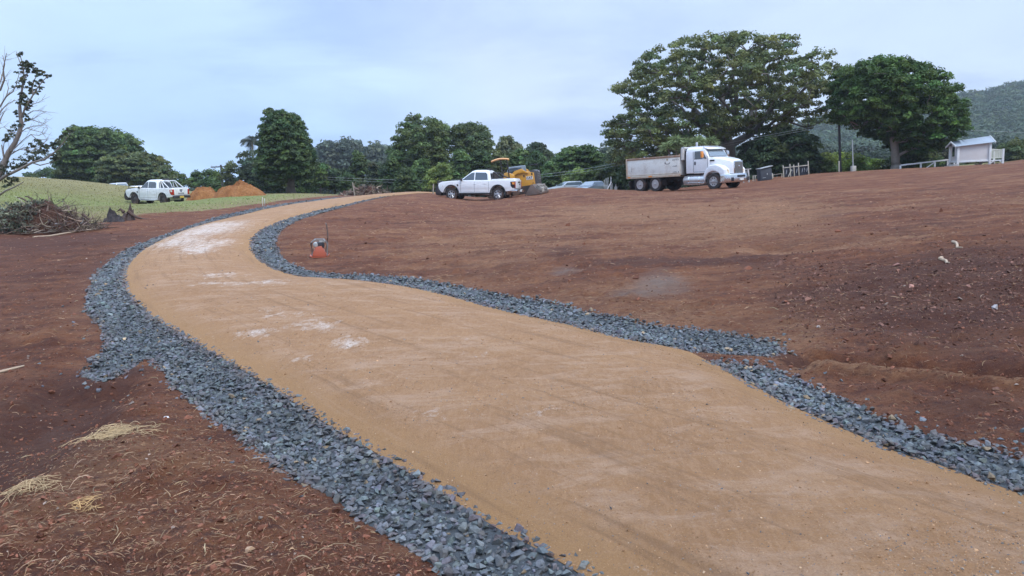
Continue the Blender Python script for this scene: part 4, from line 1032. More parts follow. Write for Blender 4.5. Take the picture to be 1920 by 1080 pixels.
hi = np.arange(hx.size).reshape(hx.shape); hf = np.stack([hi[:-1, :-1], hi[:-1, 1:], hi[1:, 1:], hi[1:, :-1]], -1).reshape(-1, 4)
hill = mesh_np('hill', np.c_[hx.ravel(), hy_.ravel(), hzv], hf, M('hill_undergrowth', (.035, .050, .028), .9, var=.5, scale=.05), smooth=True)
tag(hill, 'long wooded hill rising on the right horizon', kind='structure')
nC = 5200
yy = rng.uniform(290, 640, nC); uu = rng.uniform(.25, 1.0, nC); xx = uu*yy
C = np.c_[xx, yy, hillz(xx, yy)+rng.uniform(3, 7, nC)*(yy/450)]
V, Fq, col = leaves(C, rng.uniform(4.0, 7.5, nC), 64, .95, (.050, .078, .038), .6, .20, .7)
tag(mesh_np('forest', V, Fq, leaf_mat, attrs={'col': col}), 'unbroken forest canopy covering the right hill', 'forest', kind='stuff')
# low dark hedge-line far behind everything so that no gap shows open ground
nC = 2300; uu = rng.uniform(-.9, .75, nC); yy = rng.uniform(150, 185, nC); xx = uu*yy
k = (uu > -.47)
uu, yy, xx = uu[k], yy[k], xx[k]
g0 = H0(xx, yy)
zt = rng.uniform(0, 1, len(xx))*(np.where(uu < -.33, 2.6, 4.2)-g0)
V, Fq, col = leaves(np.c_[xx, yy, g0+zt], rng.uniform(1.6, 3, len(xx)), 80, .38, (.035, .050, .030), .7, .3, .6)
tag(mesh_np('woodland', V, Fq, leaf_mat, attrs={'col': col}), 'dark band of woodland filling the gaps far behind the trees', 'woodland', kind='stuff')

# grass blades on the paddock at left
nB = 15000
px = rng.uniform(-60, 820, nB); py = rng.uniform(330, 440, nB); Pg, ok = hit0(px, py, ymax=95.); Pg = Pg[ok][:, :2]
Pg = Pg+rng.normal(0, .012, Pg.shape)*Pg[:, 1:2]; Pg = Pg[inpoly(Pg, grass_poly) & free_soil(Pg)]
gdd, _ = seg_dist(Pg, GLn); Pg = Pg[rng.random(len(Pg)) < sstep(gdd, 0, 2.5)]
m_ = len(Pg); hh = .03+.05*rng.random(m_)*sstep(Pg[:, 1], 30, 60)+.03
ww = .012+.0006*Pg[:, 1]
a = rng.uniform(0, np.pi, m_); dx = np.stack([np.cos(a), np.sin(a), 0*a], -1)*ww[:, None]
gz_ = H(Pg[:, 0], Pg[:, 1])-.01; B0 = np.c_[Pg, gz_]; tp = B0+np.c_[rng.normal(0, .03, (m_, 2)), hh]
V = np.stack([B0-dx, B0+dx, tp], 1).reshape(-1, 3)
gb = np.clip(blobs(Pg, [(60,378,140,10,1.),(200,384,120,10,.9),(390,378,120,10,.9),(520,368,150,7,.7),(300,372,90,10,.6)]), 0, 1)[:, None]
col = (np.array([.26, .225, .09])*(1-gb)+np.array([.22, .27, .075])*gb)*np.exp(rng.normal(0, .25, (m_, 1)))
tag(mesh_np('grass', V, np.arange(m_*3).reshape(-1, 3), leaf_mat, attrs={'col': np.repeat(col, 3, 0)}), 'rough dry and green grass on the paddock at left', 'grass', kind='stuff')
# ------------------------------------------------------------------ vehicles and machines
white = M('white_paint', (.80, .81, .82), .32, var=.03, scale=2, coat=.6, dirt=(.45, .33, .25), dirt_amt=.22)
white2 = M('older_white_paint', (.76, .77, .78), .42, var=.05, scale=2, coat=.3, dirt=(.36, .25, .18), dirt_amt=.4)
glass = M('tinted_glass', (.035, .045, .055), .06, var=.1, spec=.9, coat=1)
glass_l = M('windscreen_glass', (.12, .15, .17), .08, var=.2, spec=.9, coat=1)
black = M('black_plastic', (.018, .018, .020), .55, var=.2, dirt=(.14, .07, .045), dirt_amt=.3)
rubber = M('tyre_rubber', (.032, .030, .029), .85, var=.3, scale=15, dirt=(.20, .095, .06), dirt_amt=.6, bmp=.3)
alloy = M('alloy', (.55, .56, .58), .35, .7, var=.1, dirt=(.25, .15, .1), dirt_amt=.3)
alum = M('brushed_tank', (.60, .61, .62), .38, .75, var=.1, dirt=(.28, .17, .12), dirt_amt=.3)
chrome = M('chrome', (.72, .73, .75), .18, .95, var=.06, dirt=(.3, .2, .14), dirt_amt=.25)
red_l = M('red_lens', (.42, .018, .012), .2, var=.1, coat=1); amber = M('amber_lens', (.75, .26, .03), .3, var=.1, coat=.6); clear_l = M('clear_lens', (.72, .70, .62), .15, var=.05, coat=1)
plate_w = M('plate_white', (.70, .70, .68), .4, var=.04); plate_y = M('plate_yellow', (.60, .42, .08), .4, var=.05)
gap_m = M('panel_gap', (.10, .105, .11), .7, var=.05)
chas = M('chassis_black', (.022, .020, .020), .7, var=.3, dirt=(.15, .075, .05), dirt_amt=.5)
def arc(cx, cz, r_, a0, a1, n_=9):
    return [(cx+r_*math.cos(R(a0+(a1-a0)*i/n_)), cz+r_*math.sin(R(a0+(a1-a0)*i/n_))) for i in range(n_+1)]
def wheel(par, x, y, r_, w_, rim='alloy', turn=0., dual=False, sp=6):
    s = 1 if y > 0 else -1; rr = r_*.60
    m_ = MB()
    def ty(y0):
        m_.lathe([(rr, y0-w_*.2), (rr, y0-w_*.48), (r_*.90, y0-w_*.5), (r_*.985, y0-w_*.40), (r_, y0-w_*.2), (r_, y0+w_*.2), (r_*.985, y0+w_*.40), (r_*.90, y0+w_*.5), (rr, y0+w_*.48), (rr, y0+w_*.2)], (0, 0, 0), n=28, closed=True)
        m_.lathe([(rr, y0-w_*.22), (rr, y0+w_*.22)], (0, 0, 0), n=20)
    ty(0)
    if dual: ty(-s*w_*1.12)
    o = m_.build('wheel', rubber, par, ang=30); o.location = (x, y, r_); o.rotation_euler = (0, 0, turn)
    k = MB(); yo = s*w_*.42
    k.lathe([(rr*.90, yo), (rr*1.05, yo), (rr*1.05, yo-s*w_*.12), (rr*.90, yo-s*w_*.12)], n=24, closed=True)
    if rim == 'alloy':
        for i in range(sp):
            a = 2*math.pi*i/sp
            for da in (-.13, .13):
                p0 = Vector((math.cos(a+da*2.0)*rr*.22, yo-s*.03, math.sin(a+da*2.0)*rr*.22)); p1 = Vector((math.cos(a+da)*rr*.94, yo-s*.01, math.sin(a+da)*rr*.94))
                k.tube([p0, p1], [rr*.10, rr*.085], 4)
        k.lathe([(rr*.26, yo-s*.05), (rr*.26, yo), (rr*.12, yo+s*.01)], n=12)
        mt = alloy
    elif rim == 'dark':
        k.lathe([(rr*.9, yo-s*.06), (rr*.55, yo-s*.03), (rr*.25, yo), (rr*.1, yo)], n=20); mt = M('dark_rim', (.07, .068, .066), .5, .3, var=.2, dirt=(.2, .1, .06), dirt_amt=.5)
    else:   # truck rim: dished disc with hand holes and hub
        depth = .10 if dual else -.0
        k.lathe([(rr*.92, yo-s*.02), (rr*.80, yo-s*(.05+depth)), (rr*.62, yo-s*(.06+depth)), (rr*.45, yo-s*(.03+depth)), (rr*.2, yo-s*(.02+depth))], n=24)
        k.lathe([(rr*.26, yo-s*depth), (rr*.26, yo+s*.05), (rr*.1, yo+s*.07)], n=12)
        for i in range(8):
            a = 2*math.pi*i/8; k.box((math.cos(a)*rr*.42, yo-s*(depth+.0), math.sin(a)*rr*.42), (.035, .05, .035))
        mt = alloy
    k.build('rim', mt, o)
    if rim == 'truck':
        h = MB()
        for i in range(8):
            a = 2*math.pi*(i+.5)/8; h.box((math.cos(a)*rr*.70, yo-s*(.035+depth), math.sin(a)*rr*.70), (.085, .03, .085), ry=-a)
        h.build('hand_hole', black, o)
    return o
def slab(poly, off, th, name, mat, par, bevel=0):
    """thin panel: list of 3-d points, given outward offset vector"""
    o_ = Vector(off).normalized(); a = [Vector(p)+o_*th for p in poly]; b = [Vector(p)-o_*.02 for p in poly]; n_ = len(poly)
    return MB().add(a+b, [tuple(range(n_)), tuple(range(2*n_-1, n_-1, -1))]+[(i, (i+1) % n_, (i+1) % n_+n_, i+n_) for i in range(n_)]).build(name, mat, par, bevel)
def text_mesh(txt, size, name, mat, par, M4, extr=.004):
    cu = bpy.data.curves.new(name, 'FONT'); cu.body = txt; cu.size = size; cu.extrude = extr; cu.align_x = 'CENTER'; cu.align_y = 'CENTER'; cu.offset = size*.03
    ob = bpy.data.objects.new(name+'_tmp', cu); COL.objects.link(ob); dg = bpy.context.evaluated_depsgraph_get()
    me = bpy.data.meshes.new_from_object(ob.evaluated_get(dg)); me.name = name; bpy.data.objects.remove(ob); bpy.data.curves.remove(cu)
    me.materials.clear(); me.materials.append(mat)
    o = bpy.data.objects.new(name, me); COL.objects.link(o); o.parent = par; o.matrix_local = M4; return o
def ute(px, py, Y, heading, label, new=True):
    L = at(px, py, Y); x0, y0 = L[0], Y; gz = float(H0(np.array([x0]), np.array([y0]))[0])+.01
    root = empty('utility_truck', (x0, y0, gz), label, 'ute', 'white dual cab utes', rz=R(heading), normal=normal_at(x0, y0, 1.6))
    P = white if new else white2; FA, RA, WR = 1.72, -1.50, .405
    prof = [(-2.62, .66), (-2.60, .60), (-2.05, .56)]+arc(RA, .42, .50, 188, -8)+[(FA-.52, .44)]+arc(FA, .42, .50, 180, 8)[0:]+[(2.40, .50), (2.60, .66), (2.66, .95), (2.60, 1.08), (2.36, 1.15), (1.75, 1.20), (1.08, 1.225), (-.98, 1.20), (-1.02, 1.24), (-2.60, 1.26), (-2.68, 1.20), (-2.66, .90)]
    def sl(y, k, dz=0): return [(cx_, y, (z-.85)*k+.85+dz) for cx_, z in [(x*(.992 if k < 1 else 1), z) for x, z in prof]]
    MB().loft([sl(-.955, .90), sl(-.965, .965) if False else sl(-.94, .985), sl(-.80, 1), sl(.80, 1), sl(.94, .985), sl(.955, .90)]).build('body', P, root, .012, 1)
    # cabin
    lo = [(1.14, .86), (1.14, -.86), (-1.0, -.86), (-1.0, .86)]; 
    def ring(z, xf, xr, hw): return [(xf, hw*.92, z), (xf, -hw*.92, z), (xf-.12, -hw, z), (xr+.05, -hw, z), (xr, -hw*.92, z), (xr, hw*.92, z), (xr+.05, hw, z), (xf-.12, hw, z)]
    MB().loft([ring(1.10, 1.22, -1.03, .90), ring(1.22, 1.10, -1.01, .885), ring(1.66, .46, -.90, .73), ring(1.78, .28, -.84, .68), ring(1.835, .05, -.70, .56)]).build('cabin', P, root, .02, 2, ang=45)
    hw = lambda z: .885-(z-1.22)*.352
    for s in (1, -1):
        for nm, q in (('side_window', [(.97, 1.24), (.52, 1.56), (.34, 1.665), (.14, 1.69), (.14, 1.24)]), ('side_window', [(.07, 1.24), (.07, 1.69), (-.62, 1.675), (-.74, 1.60), (-.80, 1.26), (-.76, 1.24)])):
            slab([(x, s*(hw(z)), z) for x, z in q], (0, s*.94, .33), .008, nm, glass, root)
        # shut lines
        g = MB()
        for x in (1.07, .105, -.87): g.box((x, s*.952, .84), (.012, .02, .62))
        g.box((.1, s*.952, .535), (1.95, .02, .012)); g.build('shut_line', gap_m, root)
        for x in (.0, -.72): MB().box((x+.08, s*.965, 1.03), (.20, .035, .035)).build('door_handle', P, root, .01)
        MB().box((.98, s*1.03, 1.27), (.13, .20, .16), rz=s*.2).build('mirror', black if new else M('mirror_black', (.02,.02,.02), .4), root, .035)
        m_ = MB()
        if new:
            for ax in (FA, RA):
                a = arc(ax, .42, .495, 190, -10, 14); b = arc(ax, .42, .56, 190, -10, 14)
                m_.prism(a+b[::-1], s*.93, s*.985)
            m_.box((.12, s*.95, .44), (2.35, .09, .10)); m_.split('arch_trim', black, root, .008)
        else:
            for ax in (FA, RA):
                a = arc(ax, .42, .495, 190, -10, 14); b = arc(ax, .42, .525, 190, -10, 14); m_.prism(a+b[::-1], s*.90, s*.962)
            m_.split('arch_trim', black, root); MB().tube([(1.1, s*.93, .40), (.9, s*.99, .36), (-.7, s*.99, .36), (-.9, s*.93, .40)], .035, 8).build('side_step', alum, root)
        for ax in (FA, RA): wheel(root, ax, s*.80, WR, .265, 'alloy' if new else 'dark', turn=.12 if (ax == FA and not new) else 0)
        MB().prism([(RA-.54, .22), (RA-.50, .22), (RA-.50, .60), (RA-.54, .60)], s*.66, s*.92).split('mud_flap', black, root)
        # lamps
        tl = slab([(-2.35, s*.952, 1.13), (-2.655, s*.945, 1.15), (-2.66, s*.945, .76), (-2.50, s*.955, .76), (-2.38, s*.955, .88)], (0, s, 0), .012, 'tail_light', black if new else red_l, root, .006)
        MB().box((-2.655, s*.86, .96), (.06, .17, .40)).build('tail_light_lens', red_l, root, .02)
        slab([(-2.45, s*.962, 1.10), (-2.64, s*.96, 1.11), (-2.64, s*.96, .97), (-2.50, s*.962, .97)], (0, s, 0), .014, 'indicator_lens', amber if new else clear_l, root)
        slab([(2.30, s*.945, .98), (2.60, s*.90, .94), (2.62, s*.88, .80), (2.30, s*.955, .84)], (.3, s, 0), .014, 'headlight', clear_l, root, .01)
        slab([(1.24, s*.955, 1.00), (1.34, s*.955, 1.00), (1.30, s*.957, .88), (1.22, s*.957, .90)], (0, s, 0), .012, 'fender_vent', black, root)
    slab([(1.10, .76, 1.235), (.50, .64, 1.63), (.50, -.64, 1.63), (1.10, -.76, 1.235)], (.65, 0, .76), .01, 'windscreen', glass_l, root)
    slab([(-1.005, .72, 1.26), (-.90, .60, 1.64), (-.90, -.60, 1.64), (-1.005, -.72, 1.26)], (-1, 0, .28), .012, 'rear_window', glass, root)
    # front
    MB().prism([(2.44, .30), (2.80, .36), (2.86, .52), (2.84, .80), (2.74, .86), (2.60, .84), (2.42, .56)], -.96, .96).build('front_bumper', black, root, .05)
    bar = MB()
    for s in (1, -1): bar.tube([(2.78, s*.55, .8), (2.84, s*.52, 1.12), (2.78, s*.48, 1.17)], .035, 8); bar.tube([(2.76, s*.56, .80), (2.80, s*.86, .84), (2.66, s*.92, 1.0), (2.74, s*.6, 1.08)], .03, 8)
    bar.tube([(2.80, -.5, 1.16), (2.82, 0, 1.19), (2.80, .5, 1.16)], .035, 8); bar.build('bull_bar', black, root)
    MB().box((2.63, 0, .92), (.05, 1.2, .24)).build('grille', black, root, .02)
    # rear
    MB().box((-2.665, 0, .98), (.05, 1.50, .52)).build('tailgate', P, root, .02)
    MB().box((-2.70, 0, 1.10), (.03, .30, .07)).build('tailgate_handle', black, root, .01)
    bp = MB().box((-2.72, 0, .60), (.26, 1.86, .17), taper=.96); bp.build('rear_bumper', black, root, .03)
    if new:
        MB().box((-2.84, .62, .60), (.04, .55, .15)).box((-2.84, -.62, .60), (.04, .55, .15)).split('bumper_end', chrome, root, .03)
        MB().box((-2.60, .93, .60), (.42, .05, .15)).box((-2.60, -.93, .60), (.42, .05, .15)).split('bumper_corner', chrome, root, .02)
        MB().prism([(-2.58, 1.245), (-1.06, 1.235), (-1.06, 1.29), (-2.50, 1.33), (-2.60, 1.30)], -.88, .88).build('tray_cover', white, root, .02)
        sb = MB()
        for s in (1, -1): sb.tube([(-1.05, s*.74, 1.26), (-1.10, s*.70, 1.60), (-1.22, s*.66, 1.66), (-1.45, s*.74, 1.50), (-1.85, s*.80, 1.34)], [.05, .05, .05, .045, .03], 8)
        sb.tube([(-1.14, .68, 1.66), (-1.14, -.68, 1.66)], .05, 8); sb.box((-1.12, 0, 1.48), (.04, 1.2, .28)); sb.build('sports_bar', black, root)
        MB().box((-.72, 0, 1.90), (.10, 1.1, .05)).box((-.66, .4, 1.86), (.1, .06, .09)).box((-.66, -.4, 1.86), (.1, .06, .09)).build('roof_bar', black, root, .015)
        MB().box((-2.86, .0, .60), (.02, .50, .13)).build('number_plate', plate_w, root)
        for z in (1.10, .97): MB().box((-2.705, -.30, z), (.02, .20, .07)).build('tailgate_badge', black, root, .01)
    else:
        bm_ = MB().box((-1.80, 0, 1.262), (1.45, 1.56, .012)); bm_.build('tray_floor', M('tray_liner', (.05, .05, .05), .8), root)
        sb = MB()
        for s in (1, -1):
            sb.tube([(-1.18, s*.78, 1.25), (-1.15, s*.72, 1.66), (-1.25, s*.70, 1.76), (-1.45, s*.72, 1.72), (-2.15, s*.82, 1.27)], [.04, .04, .04, .04, .035], 8)
            sb.tube([(-1.62, s*.80, 1.25), (-1.40, s*.75, 1.55), (-1.32, s*.72, 1.70)], .03, 8)
        sb.tube([(-1.22, .70, 1.75), (-1.22, -.70, 1.75)], .04, 8); sb.build('sports_bar', white2, root)
        MB().box((-1.10, 0, 1.86), (.30, .55, .10)).build('roof_beacon', black, root, .03)
        MB().tube([(2.5, .72, .98), (2.5, .74, 1.6), (2.48, .74, 2.0)], [.02, .015, .012], 6).build('aerial', black, root)
        MB().box((-2.86, .12, .60), (.02, .46, .14)).build('number_plate', plate_y, root)
        MB().box((-2.705, 0, 1.0), (.02, .16, .07)).build('tailgate_badge', M('badge_blue', (.03, .06, .2), .4), root, .02)
        text_mesh('RANGER', .17, 'lettering', M('grey_letters', (.10, .10, .11), .5), root, Matrix.Translation((-2.692, 0, .83)) @ Matrix.Rotation(R(-90), 4, 'Z') @ Matrix.Rotation(R(90), 4, 'X'))
    MB().box((0, 0, .42), (3.9, 1.2, .22)).build('underbody', chas, root)
    root.scale = (1, 1, 1.11) if new else (.92, .94, 1.10)
    return root
ute(900, 376, 50.5, 166, 'clean white ute with silver wheels parked on the red soil in the middle')
ute(297, 386, 61.5, 160, 'older white ute with black wheels and white sports bar parked on the grass at left', new=False)

# ---- tip truck
def tip_truck(px, py, Y, heading):
    L = at(px, py, Y); x0, y0 = L[0], Y; gz = float(H0(np.array([x0]), np.array([y0]))[0])+.0
    root = empty('tip_truck', (x0, y0, gz), 'white bonneted tip truck with rust edged dump body parked on the red soil', 'truck', rz=R(heading), normal=normal_at(x0, y0, 2.5))
    ox = -1.9
    zc = lambda z: z if z < 1.9 else 1.9+(z-1.9)*.82
    class T(MB):
        hi = True
        def build(s, *a, **k):
            s.v = [(p[0]+ox, p[1], zc(p[2]) if s.hi else p[2]) for p in s.v]; return MB.build(s, *a, **k)
    body_w = M('faded_body_white', (.74, .72, .66), .55, var=.06, scale=1.5, dirt=(.33, .24, .17), dirt_amt=.55, dirt_scale=1.6)
    rust = M('rusty_steel', (.30, .17, .10), .85, var=.4, scale=5, dirt=(.42, .40, .36), dirt_amt=.7, dirt_scale=4, bmp=.4)
    T().box((1.3, .42, .80), (7.6, .09, .26)).box((1.3, -.42, .80), (7.6, .09, .26)).box((-.7, 0, .78), (2.2, .8, .2)).box((2.9, 0, .75), (.9, .9, .5)).build('chassis', chas, root)
    for ax in (0, -1.37):
        for s in (1, -1): wheel(root, ax+ox, s*1.07, .52, .27, 'truck', dual=True)
    for s in (1, -1): wheel(root, 4.70+ox, s*1.03, .52, .29, 'truck')
    T().tube([(0, -.7, .52), (0, .7, .52)], .12, 10).tube([(-1.37, -.7, .52), (-1.37, .7, .52)], .12, 10).tube([(4.7, -.9, .52), (4.7, .9, .52)], .08, 10).split('axle', chas, root)
    # dump body, open topped
    x0_, x1_ = -2.50, 2.12
    T.hi = False
    b = T(); b.box(((x0_+x1_)/2, 1.20, 1.66), (x1_-x0_, .05, 1.22)).box(((x0_+x1_)/2, -1.20, 1.66), (x1_-x0_, .05, 1.22)); b.box((x1_-.025, 0, 1.72), (.05, 2.35, 1.35)).box(((x0_+x1_)/2, 0, 1.07), (x1_-x0_-.1, 2.35, .05))
    b.build('dump_body', body_w, root, .008)
    T().box((x0_-.02, 0, 1.66), (.06, 2.42, 1.24)).box((x0_-.06, .9, 1.66), (.05, .1, 1.2)).box((x0_-.06, -.9, 1.66), (.05, .1, 1.2)).box((x0_-.06, 0, 1.66), (.05, .1, 1.2)).build('tailgate', body_w, root, .01)
    t = T()
    for s in (1, -1): t.box(((x0_+x1_)/2, s*1.215, 2.31), (x1_-x0_+.06, .11, .13))
    t.box((x0_-.02, 0, 2.31), (.10, 2.4, .12)); t.box((x1_-.02, 0, 2.41), (.10, 2.4, .08)); t.build('top_rail', rust, root, .02)
    t = T()
    for s in (1, -1):
        t.box(((x0_+x1_)/2, s*1.225, 1.04), (x1_-x0_+.05, .10, .16)); t.box(((x0_+x1_)/2, s*1.225, 1.19), (x1_-x0_+.02, .07, .035))
        t.box((x0_+.02, s*1.232, 1.70), (.10, .09, 1.3))
    t.build('bottom_rail', M('rail_cream_rust', (.50, .42, .32), .7, var=.15, scale=4, dirt=(.42, .16, .05), dirt_amt=.8, dirt_scale=3), root, .015)
    T().box((-.35, -1.285, 1.06), (.28, .02, .10)).box((x0_+.25, -1.285, 1.06), (.22, .02, .08)).split('side_marker', amber, root)
    T().box((1.95, -1.232, 1.66), (.06, .03, 1.2)).box((x0_+.5, -1.23, 1.66), (.05, .02, 1.2)).split('body_rib', body_w, root)
    # worn sign writing and crest on the body side: only fragments are left
    mk = T(); fr = M('worn_lettering', (.16, .15, .14), .8, var=.5, scale=20)
    for z, w_ in ((2.08, .42), (1.66, .36), (1.26, .42)):
        x = 1.55
        while x < 1.55+w_+.05:
            q = random.uniform(.04, .09); mk.box((x+q/2, -1.228, z+random.uniform(-.01, .01)), (q*.8, .008, random.uniform(.04, .075))); x += q+.012
    for i in range(15):
        a = R(150+i*15); mk.box((1.12+.20*math.cos(a), -1.228, 1.92+.10*math.sin(a)), (.06, .008, .028), ry=-a)
    mk.box((-2.05, -1.228, 1.62), (.02, .008, .30), ry=.15); mk.box((-2.02, -1.228, 1.45), (.09, .008, .05)); mk.build('lettering', fr, root)
    T().box((1.12, -1.228, 2.12), (.16, .008, .12)).build('crest', M('crest_tan', (.42, .34, .2), .8, var=.4, scale=20), root)
    T.hi = True
    # tarp roll, and a dark block standing in for shade in the gap
    T().tube([(2.27, -1.05, 2.05), (2.27, -1.05, 2.98), (2.35, -1.0, 3.05)], [.13, .13, .10], 10).tube([(2.27, 1.05, 2.05), (2.27, 1.05, 2.98)], .13, 10).tube([(2.27, -1.05, 2.98), (2.27, 1.05, 2.98)], .10, 10).build('tarp_roll', M('tarp_grey', (.52, .50, .47), .8, var=.2, scale=6, bmp=.5), root)
    T().box((2.42, 0, 1.75), (.18, 2.0, 1.9)).build('gap_shade', chas, root, .02)
    # cab
    P = white
    T().loft([[(x, -1.12*k, z) for x, z, k in q] + [(x, 1.12*k, z) for x, z, k in q[::-1]] for q in (
        [(2.56, 1.10, 1), (4.36, 1.10, 1)], [(2.56, 2.10, 1), (4.34, 2.10, 1)], [(2.56, 2.62, .97), (4.10, 2.62, .95)], [(2.58, 2.90, .92), (3.98, 2.86, .88)], [(2.75, 3.00, .80), (3.70, 2.99, .78)])]).build('cab', P, root, .045, 3, ang=40)
    T().prism([(3.80, 2.86), (4.22, 2.74), (4.24, 2.80), (3.86, 2.98)], -1.0, 1.0).build('sun_visor', P, root, .02)
    T().prism([(2.62, 3.0), (3.9, 3.0), (3.7, 3.05), (2.7, 3.07)], -.8, .8).build('roof_fairing', rust if False else P, root, .02)
    for s in (1, -1):
        g = T(); 
        for x, h in ((3.16, 1.5), (4.26, 1.05)): g.box((x, s*1.122, 1.18+h/2), (.018, .02, h))
        g.box((3.71, s*1.122, 1.19), (1.1, .02, .018)); g.build('shut_line', gap_m, root)
        slab([(3.24+ox, s*1.118, 2.0), (3.26+ox, s*1.088, zc(2.66)), (3.86+ox, s*1.083, zc(2.66)), (4.20+ox, s*1.118, 2.0)], (0, s, .1), .012, 'side_window', glass, root)
        T().box((3.30, s*1.14, 1.75), (.09, .04, .22)).build('door_handle', black, root, .01)
        T().box((3.72, s*1.13, 1.12), (1.05, .05, .10)).build('sill', alum, root, .01)
        mm = T(); mm.tube([(4.05, s*1.1, 2.66), (4.10, s*1.42, 2.62), (4.10, s*1.42, 2.05), (4.12, s*1.1, 2.0)], .018, 6); mm.build('mirror_arm', chrome, root)
        T().box((4.08, s*1.44, 2.36), (.12, .22, .50)).build('mirror', amber if s < 0 else chrome, root, .04)
        T().box((4.55, s*1.03, 1.86), (.34, .05, .10)).build('hood_vent', black, root, .02)
        # fuel tank and steps
        T().lathe([(.30, 2.30), (.34, 2.36), (.34, 4.0), (.30, 4.06)], (0, s*.82, .66), ax='x', n=24).build('fuel_tank', alum, root)
        T().lathe([(.350, 2.72), (.350, 2.80)], (0, s*.82, .66), ax='x', n=24).lathe([(.350, 3.55), (.350, 3.63)], (0, s*.82, .66), ax='x', n=24).box((3.2, s*1.17, .40), (1.6, .06, .05)).build('tank_strap', chrome, root)
        T().box((-2.18, s*1.05, .52), (.02, .56, .62)).box((.70, s*1.05, .60), (.02, .5, .4)).split('mud_flap', black, root)
        # fender
        fp = [(3.98, .62)]+arc(4.70, .55, .66, 178, 2, 12)+[(5.42, .62), (5.62, .95), (5.60, 1.26), (5.30, 1.50), (4.90, 1.62), (4.45, 1.58), (4.10, 1.30), (3.96, .95)]
        T().loft([[(x, s*.60, z) for x, z in fp], [(x, s*1.08, z*.995) for x, z in fp], [(x if x < 5.3 else x-.10, s*1.19, .55+(z-.55)*.95) for x, z in fp]]).build('fender', P, root, .035, 3, ang=50)
        slab([(5.22+ox, s*1.15, 1.34), (5.54+ox, s*1.06, 1.28), (5.63+ox, s*.84, 1.22), (5.64+ox, s*.82, 1.02), (5.55+ox, s*1.05, 1.06), (5.25+ox, s*1.17, 1.12)], (.8, s*.6, .15), .03, 'headlight', M('lit_head_lamp', (.80, .62, .36), .2, var=.15, coat=1), root, .01)
    # bonnet
    def hs(x, zt, zb, wt, wb): return [(x, -wb, zb), (x, -wb*.99, (zb+zt)/2), (x, -wt, zt-.10), (x, -wt*.72, zt), (x, wt*.72, zt), (x, wt, zt-.10), (x, wb*.99, (zb+zt)/2), (x, wb, zb)]
    T().loft([hs(4.28, 2.16, 1.05, .98, 1.06), hs(4.70, 2.11, 1.05, .88, .98), hs(5.20, 1.99, 1.0, .76, .84), hs(5.55, 1.88, .98, .66, .72), hs(5.70, 1.82, .96, .58, .64), hs(5.78, 1.70, .96, .52, .60)]).build('bonnet', P, root, .02, 2, ang=45)
    slab([(4.36+ox, .98, zc(2.19)), (4.03+ox, .86, zc(2.76)), (4.03+ox, -.86, zc(2.76)), (4.36+ox, -.98, zc(2.19))], (.85, 0, .5), .02, 'windscreen', glass_l, root)
    T().box((5.80, 0, 1.33), (.05, 1.02, .86), taper=.94).build('grille_surround', chrome, root, .05)
    T().box((5.825, 0, 1.34), (.04, .86, .72)).build('grille', M('grille_mesh', (.16, .155, .15), .6, .4, var=.5, scale=60, bmp=1), root, .04)
    T().lathe([(.07, 5.84), (.07, 5.86), (.04, 5.87)], (0, 0, 1.40), ax='x', n=14).build('emblem', chrome, root)
    # bumper
    bl = [[(5.30, s_*1.22, z), (5.62, s_*1.20, z), (5.90, s_*.95, z), (6.0, s_*.4, z)] for s_ in (-1,) for z in (0,)][0]
    ring = [(5.25, -1.22), (5.60, -1.22), (5.88, -1.02), (6.0, -.5), (6.02, 0), (6.0, .5), (5.88, 1.02), (5.60, 1.22), (5.25, 1.22), (5.25, 1.0), (5.7, .5), (5.7, -.5), (5.25, -1.0)]
    T().loft([[(x-.04, y, .40) for x, y in ring], [(x, y, .50) for x, y in ring], [(x, y, .82) for x, y in ring], [(x-.03, y, .94) for x, y in ring]]).build('front_bumper', chrome, root, .02, 2, ang=40)
    T().box((6.0, 0, .78), (.07, .86, .14)).box((5.93, -.80, .60), (.10, .28, .24), rz=.5).box((5.93, .80, .60), (.10, .28, .24), rz=-.5).build('bumper_opening', black, root, .03)
    T().box((6.035, 0, .58), (.03, .40, .12)).build('number_plate', plate_w, root)
    T().lathe([(.075, 2.9), (.075, 3.32), (.055, 3.40)], (3.05, -.55, 0), ax='z', n=12).build('exhaust_stack', alum, root)
    T().box((-2.55, 0, .72), (.12, 1.9, .12)).box((-2.6, .7, .62), (.06, .4, .14)).box((-2.6, -.7, .62), (.06, .4, .14)).build('rear_bar', chas, root, .01)
    return root
tip_truck(1291, 357, 51.0, -50)

